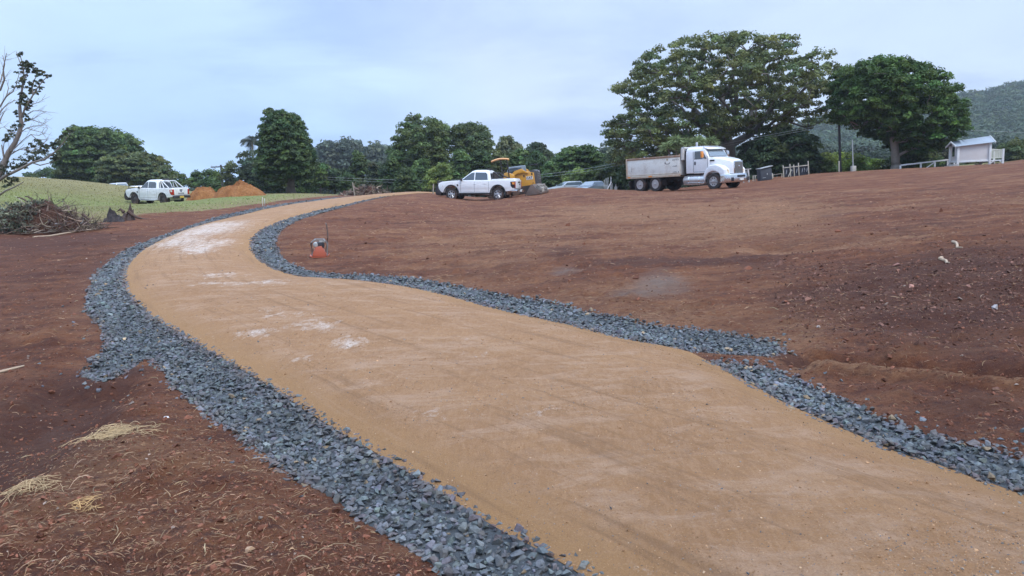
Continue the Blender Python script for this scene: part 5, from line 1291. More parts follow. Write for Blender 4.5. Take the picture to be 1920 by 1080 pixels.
# ---- cars beyond the crest
def car(x, y, rz, label, col, van=False, name='parked_car'):
    z = float(H0(np.array([x]), np.array([y]))[0])
    root = empty(name, (x, y, z), label, 'car', 'cars parked beyond the crest', rz=R(rz)); P = M('car_%d' % int(col[0]*100+col[2]*10), col, .3, var=.03, coat=.6)
    top = 1.62 if van else 1.46
    prof = [(-2.2, .45), (-1.75, .30)]+arc(-1.35, .34, .37, 180, 0, 7)+arc(1.35, .34, .37, 180, 0, 7)+[(2.15, .36), (2.28, .55), (2.2, .78), (1.15, .98), (-1.9 if van else -2.1, .98), (-2.28, .85)]
    MB().loft([[(a, -.88, b*.98+.01) for a, b in prof], [(a, -.80, b) for a, b in prof], [(a, .80, b) for a, b in prof], [(a, .88, b*.98+.01) for a, b in prof]]).build('body', P, root, .02)
    r_ = (-2.12 if van else -1.75)
    MB().loft([[(1.2, -.82, .95), (1.2, .82, .95), (r_, .82, .95), (r_, -.82, .95)], [(.30, -.62, top-.05), (.30, .62, top-.05), (r_+.25, .62, top-.04), (r_+.25, -.62, top-.04)], [(.1, -.52, top), (.1, .52, top), (r_+.4, .52, top), (r_+.4, -.52, top)]]).build('cabin', P, root, .03)
    sw = lambda zz: .82-(zz-.95)*.20/(top-1.0)*1.0
    for s in (1, -1):
        slab([(.98, s*sw(1.02), 1.02), (.34, s*sw(top-.1), top-.12), (r_+.36, s*sw(top-.1), top-.12), (r_+.12, s*sw(1.02), 1.02)], (0, s, .35), .012, 'side_window', glass_l, root)
        MB().box((.85, s*.95, 1.05), (.12, .18, .13)).build('mirror', P, root, .03)
        for ax in (-1.35, 1.35): wheel(root, ax, s*.76, .33, .2, 'alloy')
        MB().box((2.22, s*.62, .70), (.06, .32, .14)).build('headlight', clear_l, root, .02); MB().box((-2.24, s*.66, .80), (.05, .26, .16)).build('tail_light', red_l, root, .02)
    slab([(1.13, .74, 1.0), (.36, .58, top-.09), (.36, -.58, top-.09), (1.13, -.74, 1.0)], (.6, 0, .8), .012, 'windscreen', glass_l, root)
    slab([(r_+.02, .72, 1.02), (r_+.24, .58, top-.10), (r_+.24, -.58, top-.10), (r_+.02, -.72, 1.02)], (-1, 0, .3), .014, 'rear_window', glass_l, root)
    return root
def carx(px, Y): return at(px, 350, Y)[0]
car(carx(1064, 86), 86, 205, 'silver white hatchback showing only its roof over the crest, leftmost of the three', (.50, .53, .56))
car(carx(1083, 92), 92, 188, 'pale car half hidden between the other two beyond the crest', (.55, .56, .56), van=True)
car(carx(1108, 84), 84, 232, 'blue grey car showing windscreen over the crest next to the white posts', (.42, .46, .52))
car(carx(217, 97), 97, 140, 'small white van glimpsed over the mound in front of the big tree', (.70, .71, .72), van=True)
car(carx(247, 99), 99, 205, 'white car glimpsed just left of the older ute beyond the mound', (.68, .69, .70))

# ---- compact loader, canopied roller behind the middle ute
yel = M('machine_yellow', (.62, .30, .030), .45, var=.08, coat=.2, dirt=(.25, .14, .07), dirt_amt=.5)
mgrey = M('machine_grey', (.055, .055, .058), .6, var=.2, dirt=(.2, .11, .07), dirt_amt=.5)
def place(px, py, Y, name, label, cat, rz, group=None, dz=0):
    L = at(px, py, Y); gz = hz(L[0], Y)+dz
    return empty(name, (L[0], Y, gz), label, cat, group, rz=R(rz), normal=normal_at(L[0], Y)), L
r, _ = place(984, 357, 55.0, 'compact_loader', 'yellow compact track loader with black slotted rear grille beside the middle ute', 'loader', -13)
# local x = to the rear (grille end)
MB().prism([(-1.2, .35), (1.0, .35), (1.12, .55), (1.12, 1.45), (.5, 1.62), (-.2, 1.55), (-1.2, .95)], -.80, -.42).build('side_panel', yel, r, .03)
MB().prism([(-1.2, .35), (1.0, .35), (1.12, .55), (1.12, 1.45), (.5, 1.62), (-.2, 1.55), (-1.2, .95)], .42, .80).build('side_panel', yel, r, .03)
MB().box((-.05, 0, .85), (2.1, .86, 1.0)).build('engine_bay', mgrey, r, .03)
MB().prism([(-1.1, 1.3), (.35, 1.5), (.30, 2.08), (-.95, 2.10), (-1.25, 1.5)], -.45, .45).build('cab', M('cab_grey_blue', (.20, .24, .28), .3, var=.2, coat=.5), r, .05)
MB().prism([(-1.0, 1.5), (.15, 1.58), (.12, 1.98), (-.88, 2.0)], -.465, .465).build('cab_window', glass, r, .02)
MB().prism([(.78, .30), (1.30, .34), (1.34, .60), (1.34, 1.55), (1.1, 1.66), (.78, 1.60)], -.78, .78).build('rear_grille', mgrey, r, .04)
sl = MB()
for z in (.95, 1.08, 1.21, 1.34): sl.box((1.345, .05, z), (.03, 1.1, .03))
sl.build('grille_slot', M('slot_grey', (.30, .29, .28), .6, .4), r)
MB().box((1.35, .2, 1.50), (.02, .14, .07)).build('grille_badge', plate_w, r)
MB().box((.72, -.81, 1.12), (.52, .02, .24)).build('logo_panel', plate_w, r)
text_mesh('CAT', .24, 'lettering', black, r, Matrix.Translation((.72, -.822, 1.12)) @ Matrix.Rotation(R(90), 4, 'X'))
MB().box((.95, -.81, 1.38), (.10, .02, .16)).box((.30, -.81, 1.30), (.10, .02, .16)).box((.95, -.81, .72), (.08, .02, .05)).build('side_vent', black, r)
for s in (1, -1):
    MB().prism(arc(-.75, .30, .30, 90, 270, 8)+arc(.85, .30, .30, -90, 90, 8), s*.62, s*1.0).build('track', rubber, r, .02)
    MB().prism([(.7, 1.45), (.2, 1.85), (-.4, 1.75), (-1.5, .9), (-1.8, .4), (-1.6, .35), (-1.25, .85), (-.3, 1.5), (.3, 1.55)], s*.80, s*.92).build('lift_arm', yel, r, .02)
bk = MB(); bk.tube([(.72, -.6, 1.6), (.74, -.6, 2.0), (1.32, -.6, 2.02), (1.32, -.6, 1.9)], .035, 6).tube([(.72, .4, 1.6), (.74, .4, 2.0), (1.3, .4, 2.02)], .035, 6).tube([(1.3, -.6, 2.02), (1.3, .4, 2.02)], .035, 6); bk.build('lamp_guard', black, r)
r.scale = (.92, .92, 1.0)
# bucket on the ground at right
b, _ = place(1006, 368, 49.5, 'loader_bucket', 'grey steel loader bucket standing on the red soil right of the loader', 'bucket', -25)
steel = M('worn_steel', (.16, .13, .11), .6, .4, var=.35, scale=8, dirt=(.28, .13, .08), dirt_amt=.6)
for y in (-.70, .70): MB().prism([(-.55, .02), (.55, .02), (.62, .10), (.12, .72), (0, .74)], y-.025, y+.025).build('side_plate', steel, b, .005)
MB().loft([[(.55, -.7, .02), (.55, .7, .02), (.50, .7, .02), (.50, -.7, .02)], [(.12, -.7, .74), (.12, .7, .74), (.04, .7, .72), (.04, -.7, .72)]]).build('back_plate', steel, b)
MB().box((0, 0, .03), (1.1, 1.4, .05)).box((.56, 0, .10), (.10, 1.42, .12)).build('floor_plate', steel, b, .01)
cp = MB()
for y in (-.42, .0, .42): cp.prism([(.30, .30), (.52, .18), (.70, .36), (.45, .62), (.26, .62)], y-.03, y+.03)
cp.box((.42, 0, .62), (.10, 1.2, .10)); cp.build('coupler', M('coupler_grey', (.34, .31, .27), .6, .3, var=.3), b, .01)
MB().box((.57, -.15, .30), (.03, .42, .34)).build('coupler_plate', M('pale_plate', (.42, .39, .34), .6, var=.2), b, .01); b.scale = (1.0, 1, .95)
# roller with canopy
r, _ = place(946, 362, 53.0, 'canopy_roller', 'roller with orange fibreglass canopy on black posts behind the middle ute', 'roller', 0)
can = []
for k in range(9):
    t = k/8; x = -.62+1.26*t; z = 2.36+.14*math.sin(math.pi*(.15+.8*t))-.05*(1-t)
    can.append([(x, -.62, z-.05), (x, -.45, z), (x, .45, z), (x, .62, z-.05), (x, .62, z-.10), (x, -.62, z-.10)])
MB().loft(can).build('canopy', M('canopy_orange', (.62, .30, .10), .5, var=.1, dirt=(.35, .22, .14), dirt_amt=.4), r, .012)
ps = MB()
for x, y in ((.50, -.5), (.50, .5), (.05, -.5), (.05, .5)): ps.tube([(x, y, .9), (x, y, 1.7), (x-.03, y, 2.36)], .04, 8)
ps.split('canopy_post', black, r)
MB().box((-.2, 0, .80), (1.6, .9, .5)).build('body', mgrey, r, .05)
MB().prism([(.05, 1.0), (.9, 1.05), (.86, 1.35), (.4, 1.55), (.15, 1.5)], -.4, .4).build('engine_cover', yel, r, .05)
MB().box((.02, 0, 1.22), (.45, .45, .10)).box((.22, 0, 1.48), (.10, .45, .50)).build('seat', black, r, .04)
MB().lathe([(.18, -.01), (.20, 0), (.18, .01)], (-.38, 0, 1.55), ax='x', n=16).tube([(-.4, 0, 1.0), (-.38, 0, 1.55)], .03, 6).build('steering_wheel', black, r)
for x in (-.85, .75): MB().lathe([(.42, -.5), (.45, -.48), (.45, .48), (.42, .5)], (x, 0, .45), n=28).build('drum', steel, r)
ln = MB()
for i in range(5): ln.tube([(-.7+.1*i, -.4, 1.0), (-.72+.1*i, -.42, 1.35+.05*(i % 2))], .018, 5)
ln.build('control_lever', M('lever_grey', (.3, .3, .3), .5), r); r.scale = (1, 1, 1.12)

# ---- plate compactor
cpt, _ = hit0([600.], [481.])
r, L = place(600, 481, float(cpt[0, 1]), 'plate_compactor', 'orange plate compactor with upright handle standing on the red soil by the inner bend', 'compactor', 12)
org = M('compactor_orange', (.46, .11, .06), .5, var=.12, coat=.2, dirt=(.28, .12, .07), dirt_amt=.5)
MB().loft([[(-.27, -.2, .075), (-.27, .2, .075), (-.27, .2, .055), (-.27, -.2, .055)], [(-.20, -.2, .03), (-.20, .2, .03), (-.20, .2, .01), (-.20, -.2, .01)], [(.20, -.2, .03), (.20, .2, .03), (.20, .2, .01), (.20, -.2, .01)], [(.27, -.2, .10), (.27, .2, .10), (.27, .2, .08), (.27, -.2, .08)]]).build('base_plate', org, r, .006)
MB().prism([(-.22, .04), (.20, .04), (.13, .20), (.05, .33), (-.10, .30), (-.18, .14)], -.14, .14).build('belt_guard', org, r, .006)
MB().box((.02, .02, .35), (.22, .24, .17)).build('engine', M('engine_dark', (.06, .06, .065), .5, .4, var=.3), r, .03)
MB().lathe([(.05, -.11), (.075, -.09), (.075, .09), (.05, .11)], (-.10, .0, .36), n=14).box((.08, 0, .45), (.16, .17, .07)).build('engine_cowl', M('engine_pale', (.50, .50, .47), .45, .3, var=.2), r, .015)
fr = MB()
for y in (-.19, .19): fr.tube([(-.2, y, .06), (-.23, y, .42), (-.12, y, .50), (.12, y, .50), (.22, y, .40), (.20, y, .06)], .014, 8)
for x, z in ((-.12, .50), (.12, .50)): fr.tube([(x, -.19, z), (x, .19, z)], .014, 8)
fr.build('lifting_frame', M('frame_grey', (.22, .21, .2), .5, .3), r)
hd = MB()
for y in (-.09, .09): hd.tube([(.16, y, .16), (.24, y, .55), (.22, y*.95, .86)], .014, 8)
hd.tube([(.22, -.12, .86), (.21, -.10, .93), (.19, 0, .95), (.21, .10, .93), (.22, .12, .86)], .015, 8).tube([(.23, -.09, .72), (.23, .09, .72)], .012, 6); hd.build('handle', M('handle_brown', (.12, .085, .07), .6), r)
r.scale = (.82, .82, .82)
# ------------------------------------------------------------------ heaps, stumps, brush, poles, fences, hut
def heap(name, px, py, Y, w_, h_, d_, mat, label, seed, cat='heap', group=None, parent=None, lump=.45):
    L = at(px, py, Y); n1, n2 = 60, 16; V = []; 
    for j in range(n2+1):
        t = j/n2
        for i in range(n1):
            a = 2*math.pi*i/n1; rr = t
            x = math.cos(a)*rr*w_; y = math.sin(a)*rr*d_
            hh = h_*(1-t**2.2)**1.15
            q = float(fbm(np.array([x*2.2+seed]), np.array([y*2.2]), seed, 4)[0]); q2 = float(vnoise(np.array([math.cos(a)*1.7+seed]), np.array([math.sin(a)*1.7]), seed+5)[0])
            x *= 1+q2*.25; hh = hh*(1+.5*q2*(t > 0))+lump*q*(1-t**3)
            gx_, gy_ = L[0]+x, Y+y
            V.append((x, y, float(H0(np.array([gx_]), np.array([gy_]))[0])+max(hh, 0)-.12*(t > .98)-.03))
    z0 = float(H0(np.array([L[0]]), np.array([Y]))[0]); V = np.array(V); V[:, 2] -= z0
    F_ = [[j*n1+i, j*n1+(i+1) % n1, (j+1)*n1+(i+1) % n1, (j+1)*n1+i] for j in range(n2) for i in range(n1)]
    o = mesh_np(name, V, np.array(F_), mat, parent, smooth=True)
    if parent is None: o.location = (L[0], Y, z0); tag(o, label, cat, group)
    return o, V, np.array([L[0], Y, z0])
def dirt_mat(name, a, b, c_):
    m_, nt, out = nt_of(name); v = coords(nt); n1 = noise(nt, v, 1.2, 8, .7); n2 = noise(nt, v, 7, 8, .75)
    c = ramp(nt, n1, [(.3, a), (.52, b), (.72, c_)]); c = mix(nt, c, tuple(x*.35 for x in a), mth(nt, 'MULTIPLY', ramp(nt, n2, [(.38, 1.), (.5, 0.)]), .6))
    princ(nt, out, c, .95, 0, bump(nt, mth(nt, 'ADD', n2, noise(nt, v, 30, 4)), 1., .12), .2); return m_
om = dirt_mat('orange_spoil', (.26, .10, .035), (.40, .17, .060), (.50, .25, .10))
heap('soil_heap', 449, 366, 66.0, 2.45, 1.12, 2.0, om, 'larger orange soil heap left of the conical tree', 3, group='orange soil heaps')
heap('soil_heap', 382, 367, 66.0, 1.55, .95, 1.6, om, 'smaller lumpy orange soil heap right behind the older ute', 9, group='orange soil heaps')

# big pile of cleared brush at left
def brush(name, px, py, Y, w_, h_, d_, label, nbr, nleaf, soil, leafx=None, seed=1, rb=.02):
    L = at(px, py, Y); z0 = float(H0(np.array([L[0]]), np.array([Y]))[0]); root = empty(name, (L[0], Y, z0), label, 'brush pile')
    heap('soil_mound', px, py, Y, w_*.85, h_*.80, d_*.85, soil, '', seed, parent=root)
    r2 = np.random.default_rng(seed); segs = []
    for i in range(nbr):
        a, t = r2.uniform(0, 2*np.pi), r2.random()**.6
        x, y = math.cos(a)*t*w_, math.sin(a)*t*d_; z = h_*(1-t**1.5)*r2.uniform(.35, .95)
        d = r2.normal(size=3); d[2] = d[2]*.45+.12; d /= np.linalg.norm(d); ln_ = r2.uniform(.25, 1.0)*min(1.1, w_*.45); r_ = rb*np.exp(r2.normal(0, .5))
        p = np.array([x, y, max(z, .03)])
        for k in range(4):
            q = p+d*ln_/4; q[2] = max(q[2], .02); segs.append((p, q, r_*(1-.2*k), r_*(1-.2*(k+1)))); p = q; d = d+r2.normal(0, .28, 3); d /= np.linalg.norm(d)
    V, Fq = tubes_np(segs, 5); n_ = len(segs)
    c = np.array([.17, .125, .095])*np.exp(np.repeat(r2.normal(0, .6, nbr), 4*10)[:, None])*(1+r2.normal(0, .06, (nbr, 3)).repeat(40, 0))
    mesh_np('branches', V, Fq, vcol_mat('dead_wood', .9, spec=.2), root, attrs={'col': np.clip(c, .02, .5)})['kind'] = 'stuff'
    if nleaf:
        x = r2.uniform(*leafx, nleaf); C = np.c_[x, r2.normal(0, d_*.45, nleaf), np.abs(r2.normal(0, h_*.45, nleaf))*.9+.05]
        C[:, 2] = np.minimum(C[:, 2], h_*.85*(1-np.clip(np.abs(C[:, 0])/w_, 0, 1)**2)+.05)
        V, Fq, col = leaves(C, np.full(nleaf, .20), 16, .045, (.095, .105, .08), .8, .5, .1)
        o = mesh_np('leaf_litter', V, Fq, leaf_mat, root, attrs={'col': col}); o['kind'] = 'stuff'
    return root
ds = dirt_mat('dug_soil', (.075, .034, .026), (.13, .062, .042), (.18, .10, .065))
br = brush('brush_pile', 78, 436, 28.5, 2.35, 1.25, 1.3, 'big tangled pile of roots, branches and soil at the left edge', 1250, 1100, ds, (-2.6, .3), 4, .014)
# curved roots sticking out
L = np.array(br.location)
def rootpiece(pxs, Y, r0, r1, par, name='root'):
    p = [at(x, y, Y)-np.array(par.location) for x, y in pxs]; n_ = len(p)
    MB().tube([tuple(q) for q in p], [r0+(r1-r0)*i/(n_-1) for i in range(n_)], 7).build(name, M('root_brown', (.09, .055, .042), .9, var=.4, scale=14, bmp=.6), par)
rootpiece([(52,392),(54,385),(50,378),(42,372),(32,370)], 28.2, .05, .02, br); rootpiece([(58,382),(61,378),(59,373),(53,369),(47,368)], 28.4, .05, .02, br)
rootpiece([(121,422),(108,432),(103,436)], 27.2, .02, .012, br); rootpiece([(103,395),(114,406),(120,416),(110,422),(95,420)], 27.3, .022, .014, br); rootpiece([(120,417),(135,414)], 27.3, .022, .012, br); rootpiece([(98,423),(94,434)], 27.3, .016, .01, br)
rootpiece([(155,402),(168,412)], 28.0, .05, .02, br); rootpiece([(142,388),(144,400),(138,410)], 28.0, .018, .01, br)
brush('root_pile', 690, 362, 72, 2.2, 1.0, 1.2, 'far heap of brown roots and branches beside the fence stake', 500, 0, ds, None, 12, .035)
brush('small_brush_pile', 654, 362, 73, 1.0, .5, .8, 'small tan brush heap left of the far root pile', 260, 0, ds, None, 15, .03)
# long split log on the soil in front
stick('fallen_log', (62,447), (170,432), .035, 'long thin fallen branch lying on the soil below the brush pile', (.24, .15, .10))
# stumps
def stump(px, py, Y, w_, h_, label, seed, col, roots=()):
    L = at(px, py, Y); z0 = float(H0(np.array([L[0]]), np.array([Y]))[0])-.05; root = empty('tree_stump', (L[0], Y, z0), label, 'stump', 'uprooted stumps by the brush pile')
    r2 = np.random.default_rng(seed); n1 = 22; loops = []
    jag = 1+.9*r2.uniform(-1, .6, n1); jag = (jag+np.roll(jag, 1)+np.roll(jag, 2)*.8+np.roll(jag, 3)*.4)/3.2; jag = 1+(jag-jag.max())*1.6; jag = np.clip(jag, .35, 1)
    for t in (0, .12, .35, .6, .82, 1.0):
        Lp = []
        for i in range(n1):
            a = 2*math.pi*i/n1; rr = w_*(.75+.5*(1-t)**2)*(1+.22*math.sin(3*a+seed)+.14*math.sin(7*a))
            z = t*h_*(jag[i] if t > .5 else 1+(jag[i]-1)*t); Lp.append((math.cos(a)*rr+.15*t*math.sin(seed), math.sin(a)*rr*.8, z))
        loops.append(Lp)
    loops.append([(p[0]*.55, p[1]*.55, h_*.45) for p in loops[-1]]); loops.append([(p[0]*.2, p[1]*.2, h_*.35) for p in loops[-1]])
    MB().loft(loops).build('trunk_base', M('charred_wood_%d' % seed, col, .9, var=.6, scale=9, bmp=1., dirt=(.25, .22, .2), dirt_amt=.35, dirt_scale=6), root, ang=28)
    for q in roots: rootpiece(q, Y-.1, .09, .02, root)
    return root
stump(216, 415, 33.3, .34, .72, 'black charred stump with jagged top, left one of the pair', 3, (.035, .028, .030))
stump(236, 412, 34.0, .27, .85, 'brown stump with a pointed top and a long root trailing right', 8, (.085, .055, .048), roots=[[(240,396),(248,403),(258,408),(270,411),(290,412)], [(232,398),(226,392),(220,396)]])

# poles, stakes, wires
galv = M('galvanised', (.45, .47, .47), .45, .5, var=.1); timber = M('weathered_timber', (.30, .26, .21), .85, var=.3, scale=12, bmp=.4); dk_t = M('dark_pole_timber', (.055, .05, .05), .85, var=.3, scale=6, bmp=.4)
ptim = M('pale_timber', (.46, .42, .34), .8, var=.2, scale=12, bmp=.4); wpaint = M('white_timber_paint', (.70, .71, .70), .5, var=.05, scale=6, dirt=(.3, .2, .14), dirt_amt=.25)
def pole(px, pyt, pyb, Y, r_, mat, name, label, cat, lean=0, extra=None):
    t = at(px, pyt, Y); b = at(px+lean, pyb, Y); gz = hz(b[0], Y)-.05; root = empty(name, (b[0], Y, gz), label, cat)
    T = t-np.array([b[0], Y, gz]); MB().tube([(0, 0, 0), tuple(T*.5), tuple(T)], [r_, r_*.9, r_*.8], 10).build('post', mat, root)
    if extra: extra(root, T)
    return root
def crossarm(root, T):
    MB().box((T[0], 0, T[2]-.25), (2.6, .12, .14)).build('crossarm', dk_t, root)
    m_ = MB()
    for x in (-1.15, -.6, .6, 1.15): m_.lathe([(.05, 0), (.06, .08), (.03, .16)], (T[0]+x, 0, T[2]-.18), ax='z', n=8)
    m_.build('insulator', galv, root)
pole(414, 309, 348, 96, .14, dk_t, 'power_pole', 'dark power pole with crossarm between the hedge and the bushes at left', 'power pole', lean=3, extra=crossarm)
def arm2(root, T): MB().box((T[0]+.3, 0, T[2]-.15), (.9, .10, .10)).build('crossarm', dk_t, root)
pole(1573, 226, 322, 70, .13, dk_t, 'tall_dark_pole', 'tall dark pole between the fig tree and the round tree', 'pole', lean=3, extra=arm2)
def base_block(root, T): MB().box((0, 0, .28), (.36, .36, .50)).build('concrete_base', M('concrete', (.46, .44, .38), .85, var=.12, scale=10, bmp=.3), root, .02)
pole(1598, 262, 318, 65, .055, galv, 'light_pole', 'thin pale metal pole on a square concrete base', 'pole', lean=2, extra=base_block)
def stake(px, pyt, pyb, Y, r_, label, mat=timber, lean=0):
    t = at(px, pyt, Y); b = at(px+lean, pyb, Y); gz = hz(b[0], Y)-.04
    o = MB().box((0, 0, 0), (r_*2, r_*2, 1)).build('stake', mat, None, .004); 
    h = t[2]-gz; o.data.transform(Matrix.Translation((0, 0, .5))); o.scale = (1, 1, max(.3, h)); o.location = (b[0], Y, gz); o.rotation_euler = (0, math.atan2(t[0]-b[0], h), .4)
    tag(o, label, 'stake')
stake(492, 370, 383, 43, .03, 'short pale survey stake in the grass edge left of the far drive', ptim); stake(496, 372, 382, 43.2, .015, 'thin grey pin beside the short survey stake', galv)
stake(661, 342, 364, 66, .045, 'leaning timber fence stake in front of the far root pile', timber, lean=4)
stake(813, 345, 367, 58, .04, 'timber stake just left of the bull bar of the middle ute', timber, lean=-1)
stake(1573, 302, 323, 66, .045, 'short pale stake at the foot of the tall dark pole', ptim)
stake(1416, 329, 336, 62, .03, 'small pale stake left of the dark box', ptim); stake(1448, 325, 333, 62, .04, 'pale stake right of the dark box', ptim)
def cable(name, pts_, Y0, Y1, r_, label):
    n_ = len(pts_); P = [at(x, y, Y0+(Y1-Y0)*i/(n_-1)) for i, (x, y) in enumerate(pts_)]
    # smooth
    P = smooth_line(np.array(P), it=2); o = MB().tube([tuple(q) for q in P], r_, 5).build(name, M('cable_grey', (.33, .34, .34), .5, .3, var=.05), None); tag(o, label, 'cable', 'overhead cables')
c0 = [(416,313),(500,323),(590,331),(680,335.5),(760,338),(850,337.5),(940,334),(1040,325),(1110,315),(1170,303),(1290,284),(1430,255),(1573,229)]
cable('overhead_cable', c0, 95.8, 70, .016, 'upper overhead cable sagging behind the utes from pole to pole')
cable('overhead_cable', [(x, y+3.5+1.5*math.sin(i*.25)) for i, (x, y) in enumerate(c0[:-1])]+[(1573,233)], 95.8, 70, .013, 'lower overhead cable sagging just under the upper one')
cable('overhead_cable', [(1573,230),(1680,237),(1780,243),(1860,246),(1960,250),(2060,254)], 70, 88, .016, 'cable running right from the tall dark pole over the hut')

# steel posts by the parked cars
r, L = place(1143, 349, 72, 'post_frame', 'row of bare white steel posts with a diagonal brace left of the truck', 'frame', 0)
pz = MB(); 
for x, h in ((-.55, 1.15), (-.38, 1.3), (-.20, 1.35), (.08, 1.45), (.20, .8)): pz.box((x, 0, h/2), (.06, .06, h))
pz.box((0.62, .3, .35), (.05, .05, .7)); pz.box((.52, .3, .25), (.05, .05, .5)); pz.box((.72, .3, .25), (.05, .05, .5)); pz.split('post', galv, r)
MB().tube([(-.35, -.06, 0), (.12, -.06, .95)], .045, 6).build('brace', wpaint, r)
# white doorway-like frame right of the truck
r, L = place(1400, 336, 60, 'timber_screen', 'weathered pale timber screen standing right of the truck bonnet', 'screen', 0)
MB().box((.18, 0, .52), (.12, .12, 1.05)).box((-.25, 0, .52), (.08, .08, 1.05)).box((-.02, 0, 1.05), (.85, .14, .06)).box((-.05, 0, .45), (.45, .05, .06)).build('frame', M('grey_white_timber', (.45, .44, .42), .8, var=.2, scale=9), r, .006)
MB().box((-.05, .03, .72), (.36, .03, .48)).build('panel', M('panel_grey', (.28, .27, .26), .8, var=.3), r)
# dark box with pale lid
r, L = place(1434, 335, 61, 'storage_box', 'dark blue grey box cabinet with a pale sloping lid beyond the truck', 'cabinet', 6)
MB().box((0, 0, .50), (.95, .7, 1.0)).build('cabinet', M('dark_blue_grey', (.045, .052, .065), .6, var=.15), r, .02)
MB().box((0, -.05, 1.04), (1.10, .85, .06), ry=-.12).build('lid', galv, r, .01)
MB().box((.08, -.36, .50), (.06, .03, .12)).box((-.2, -.36, .22), (.26, .02, .03)).build('latch', galv, r)
# rail frame with black sheeting
r, L = place(1496, 331, 62, 'timber_fence', 'timber rail frame backed with black sheeting below the fig tree', 'fence', 3)
fr = MB()
for x, h in ((-1.2, 1.0), (-.62, 1.05), (-.30, .95), (.10, 1.05), (.93, 1.12)): fr.box((x, 0, h/2-.05), (.065, .065, h+.1))
fr.box((-.15, -.05, .78), (2.15, .05, .06)).build('rail', ptim, r, .004)
MB().tube([(-.86, -.08, .0), (-.55, -.08, .55)], .04, 6).build('brace', ptim, r)
sh = []
for i in range(15):
    x = -1.1+i*.14; sh.append([(x, .08+.03*math.sin(i*2.1), 0), (x, .10+.03*math.sin(i*2.1), 0), (x, .12+.05*math.sin(i*1.7), .86+.04*math.sin(i)), (x, .09+.05*math.sin(i*1.7), .86+.04*math.sin(i))])
MB().loft(sh).build('sheeting', M('black_sheet', (.016, .018, .026), .35, var=.3, scale=5), r, ang=60)
lg = MB()
for x in (-1.0, -.45, -.12, .35, .55, .75): lg.tube([(x, -.02, .25), (x+.05, -.03, .45), (x+random.uniform(-.1, .15), -.02, .60)], [.02, .03, .015], 5)
lg.build('torn_strip', M('grey_strip', (.35, .36, .38), .6), r)
# low post and rail by the dark box
def low_rail(p0, p1, Y, label, n_=3, hh=.45):
    a = at(*p0, Y); b = at(*p1, Y); gz = hz(a[0], Y); root = empty('low_rail', (a[0], Y, gz), label, 'fence'); 
    m_ = MB(); tops = []
    for i in range(n_):
        x = (b[0]-a[0])*i/(n_-1); g = hz(a[0]+x, Y)-gz; m_.box((x, 0, g+hh/2-.05), (.06, .06, hh+.1)); tops.append((x, 0, g+hh-.03))
    m_.split('post', ptim, root); MB().tube(tops, .025, 5).build('rail', timber, root)
low_rail((1412, 334), (1425, 333), 63, 'short low rail left of the dark box', 2); low_rail((1449, 332), (1466, 331), 63, 'short low rail between dark box and rail frame', 2, .35)
# post and rail fence up to the hut
r, L = place(1688, 317, 66, 'rail_fence', 'pale post and rail fence from the round tree trunk to the hut', 'fence', 0)
s = 66/F; gz = L[2]*0
pp = [(0, .0), (38*s, .0), (64*s, 0), (88*s, 0), (100*s, 0)]
rt = []; m_ = MB()
base = np.array(r.location)
for i, (x, _) in enumerate(pp):
    top = at(1688+x/s, 310-11*(x/s)/85, 66); g = hz(base[0]+x, 66)-base[2]; tz = top[2]-base[2]; rt.append((x, 0, tz))
    m_.box((x, 0, (tz+g)/2-.1), (.13, .10, max(.2, tz-g+.2)))
m_.split('post', wpaint, r, .01)
q = MB()
for a, b in zip(rt[:-1], rt[1:]):
    v = Vector(b)-Vector(a); q.box(tuple((Vector(a)+Vector(b))/2-Vector((0, .07, 0))), (v.length+.02, .05, .12), ry=-math.atan2(v.z, v.x))
q.build('rail', wpaint, r, .008)
MB().tube([(44*s, -.08, -.02), (62*s, -.08, rt[2][2]-.1)], .05, 6).build('brace', wpaint, r)
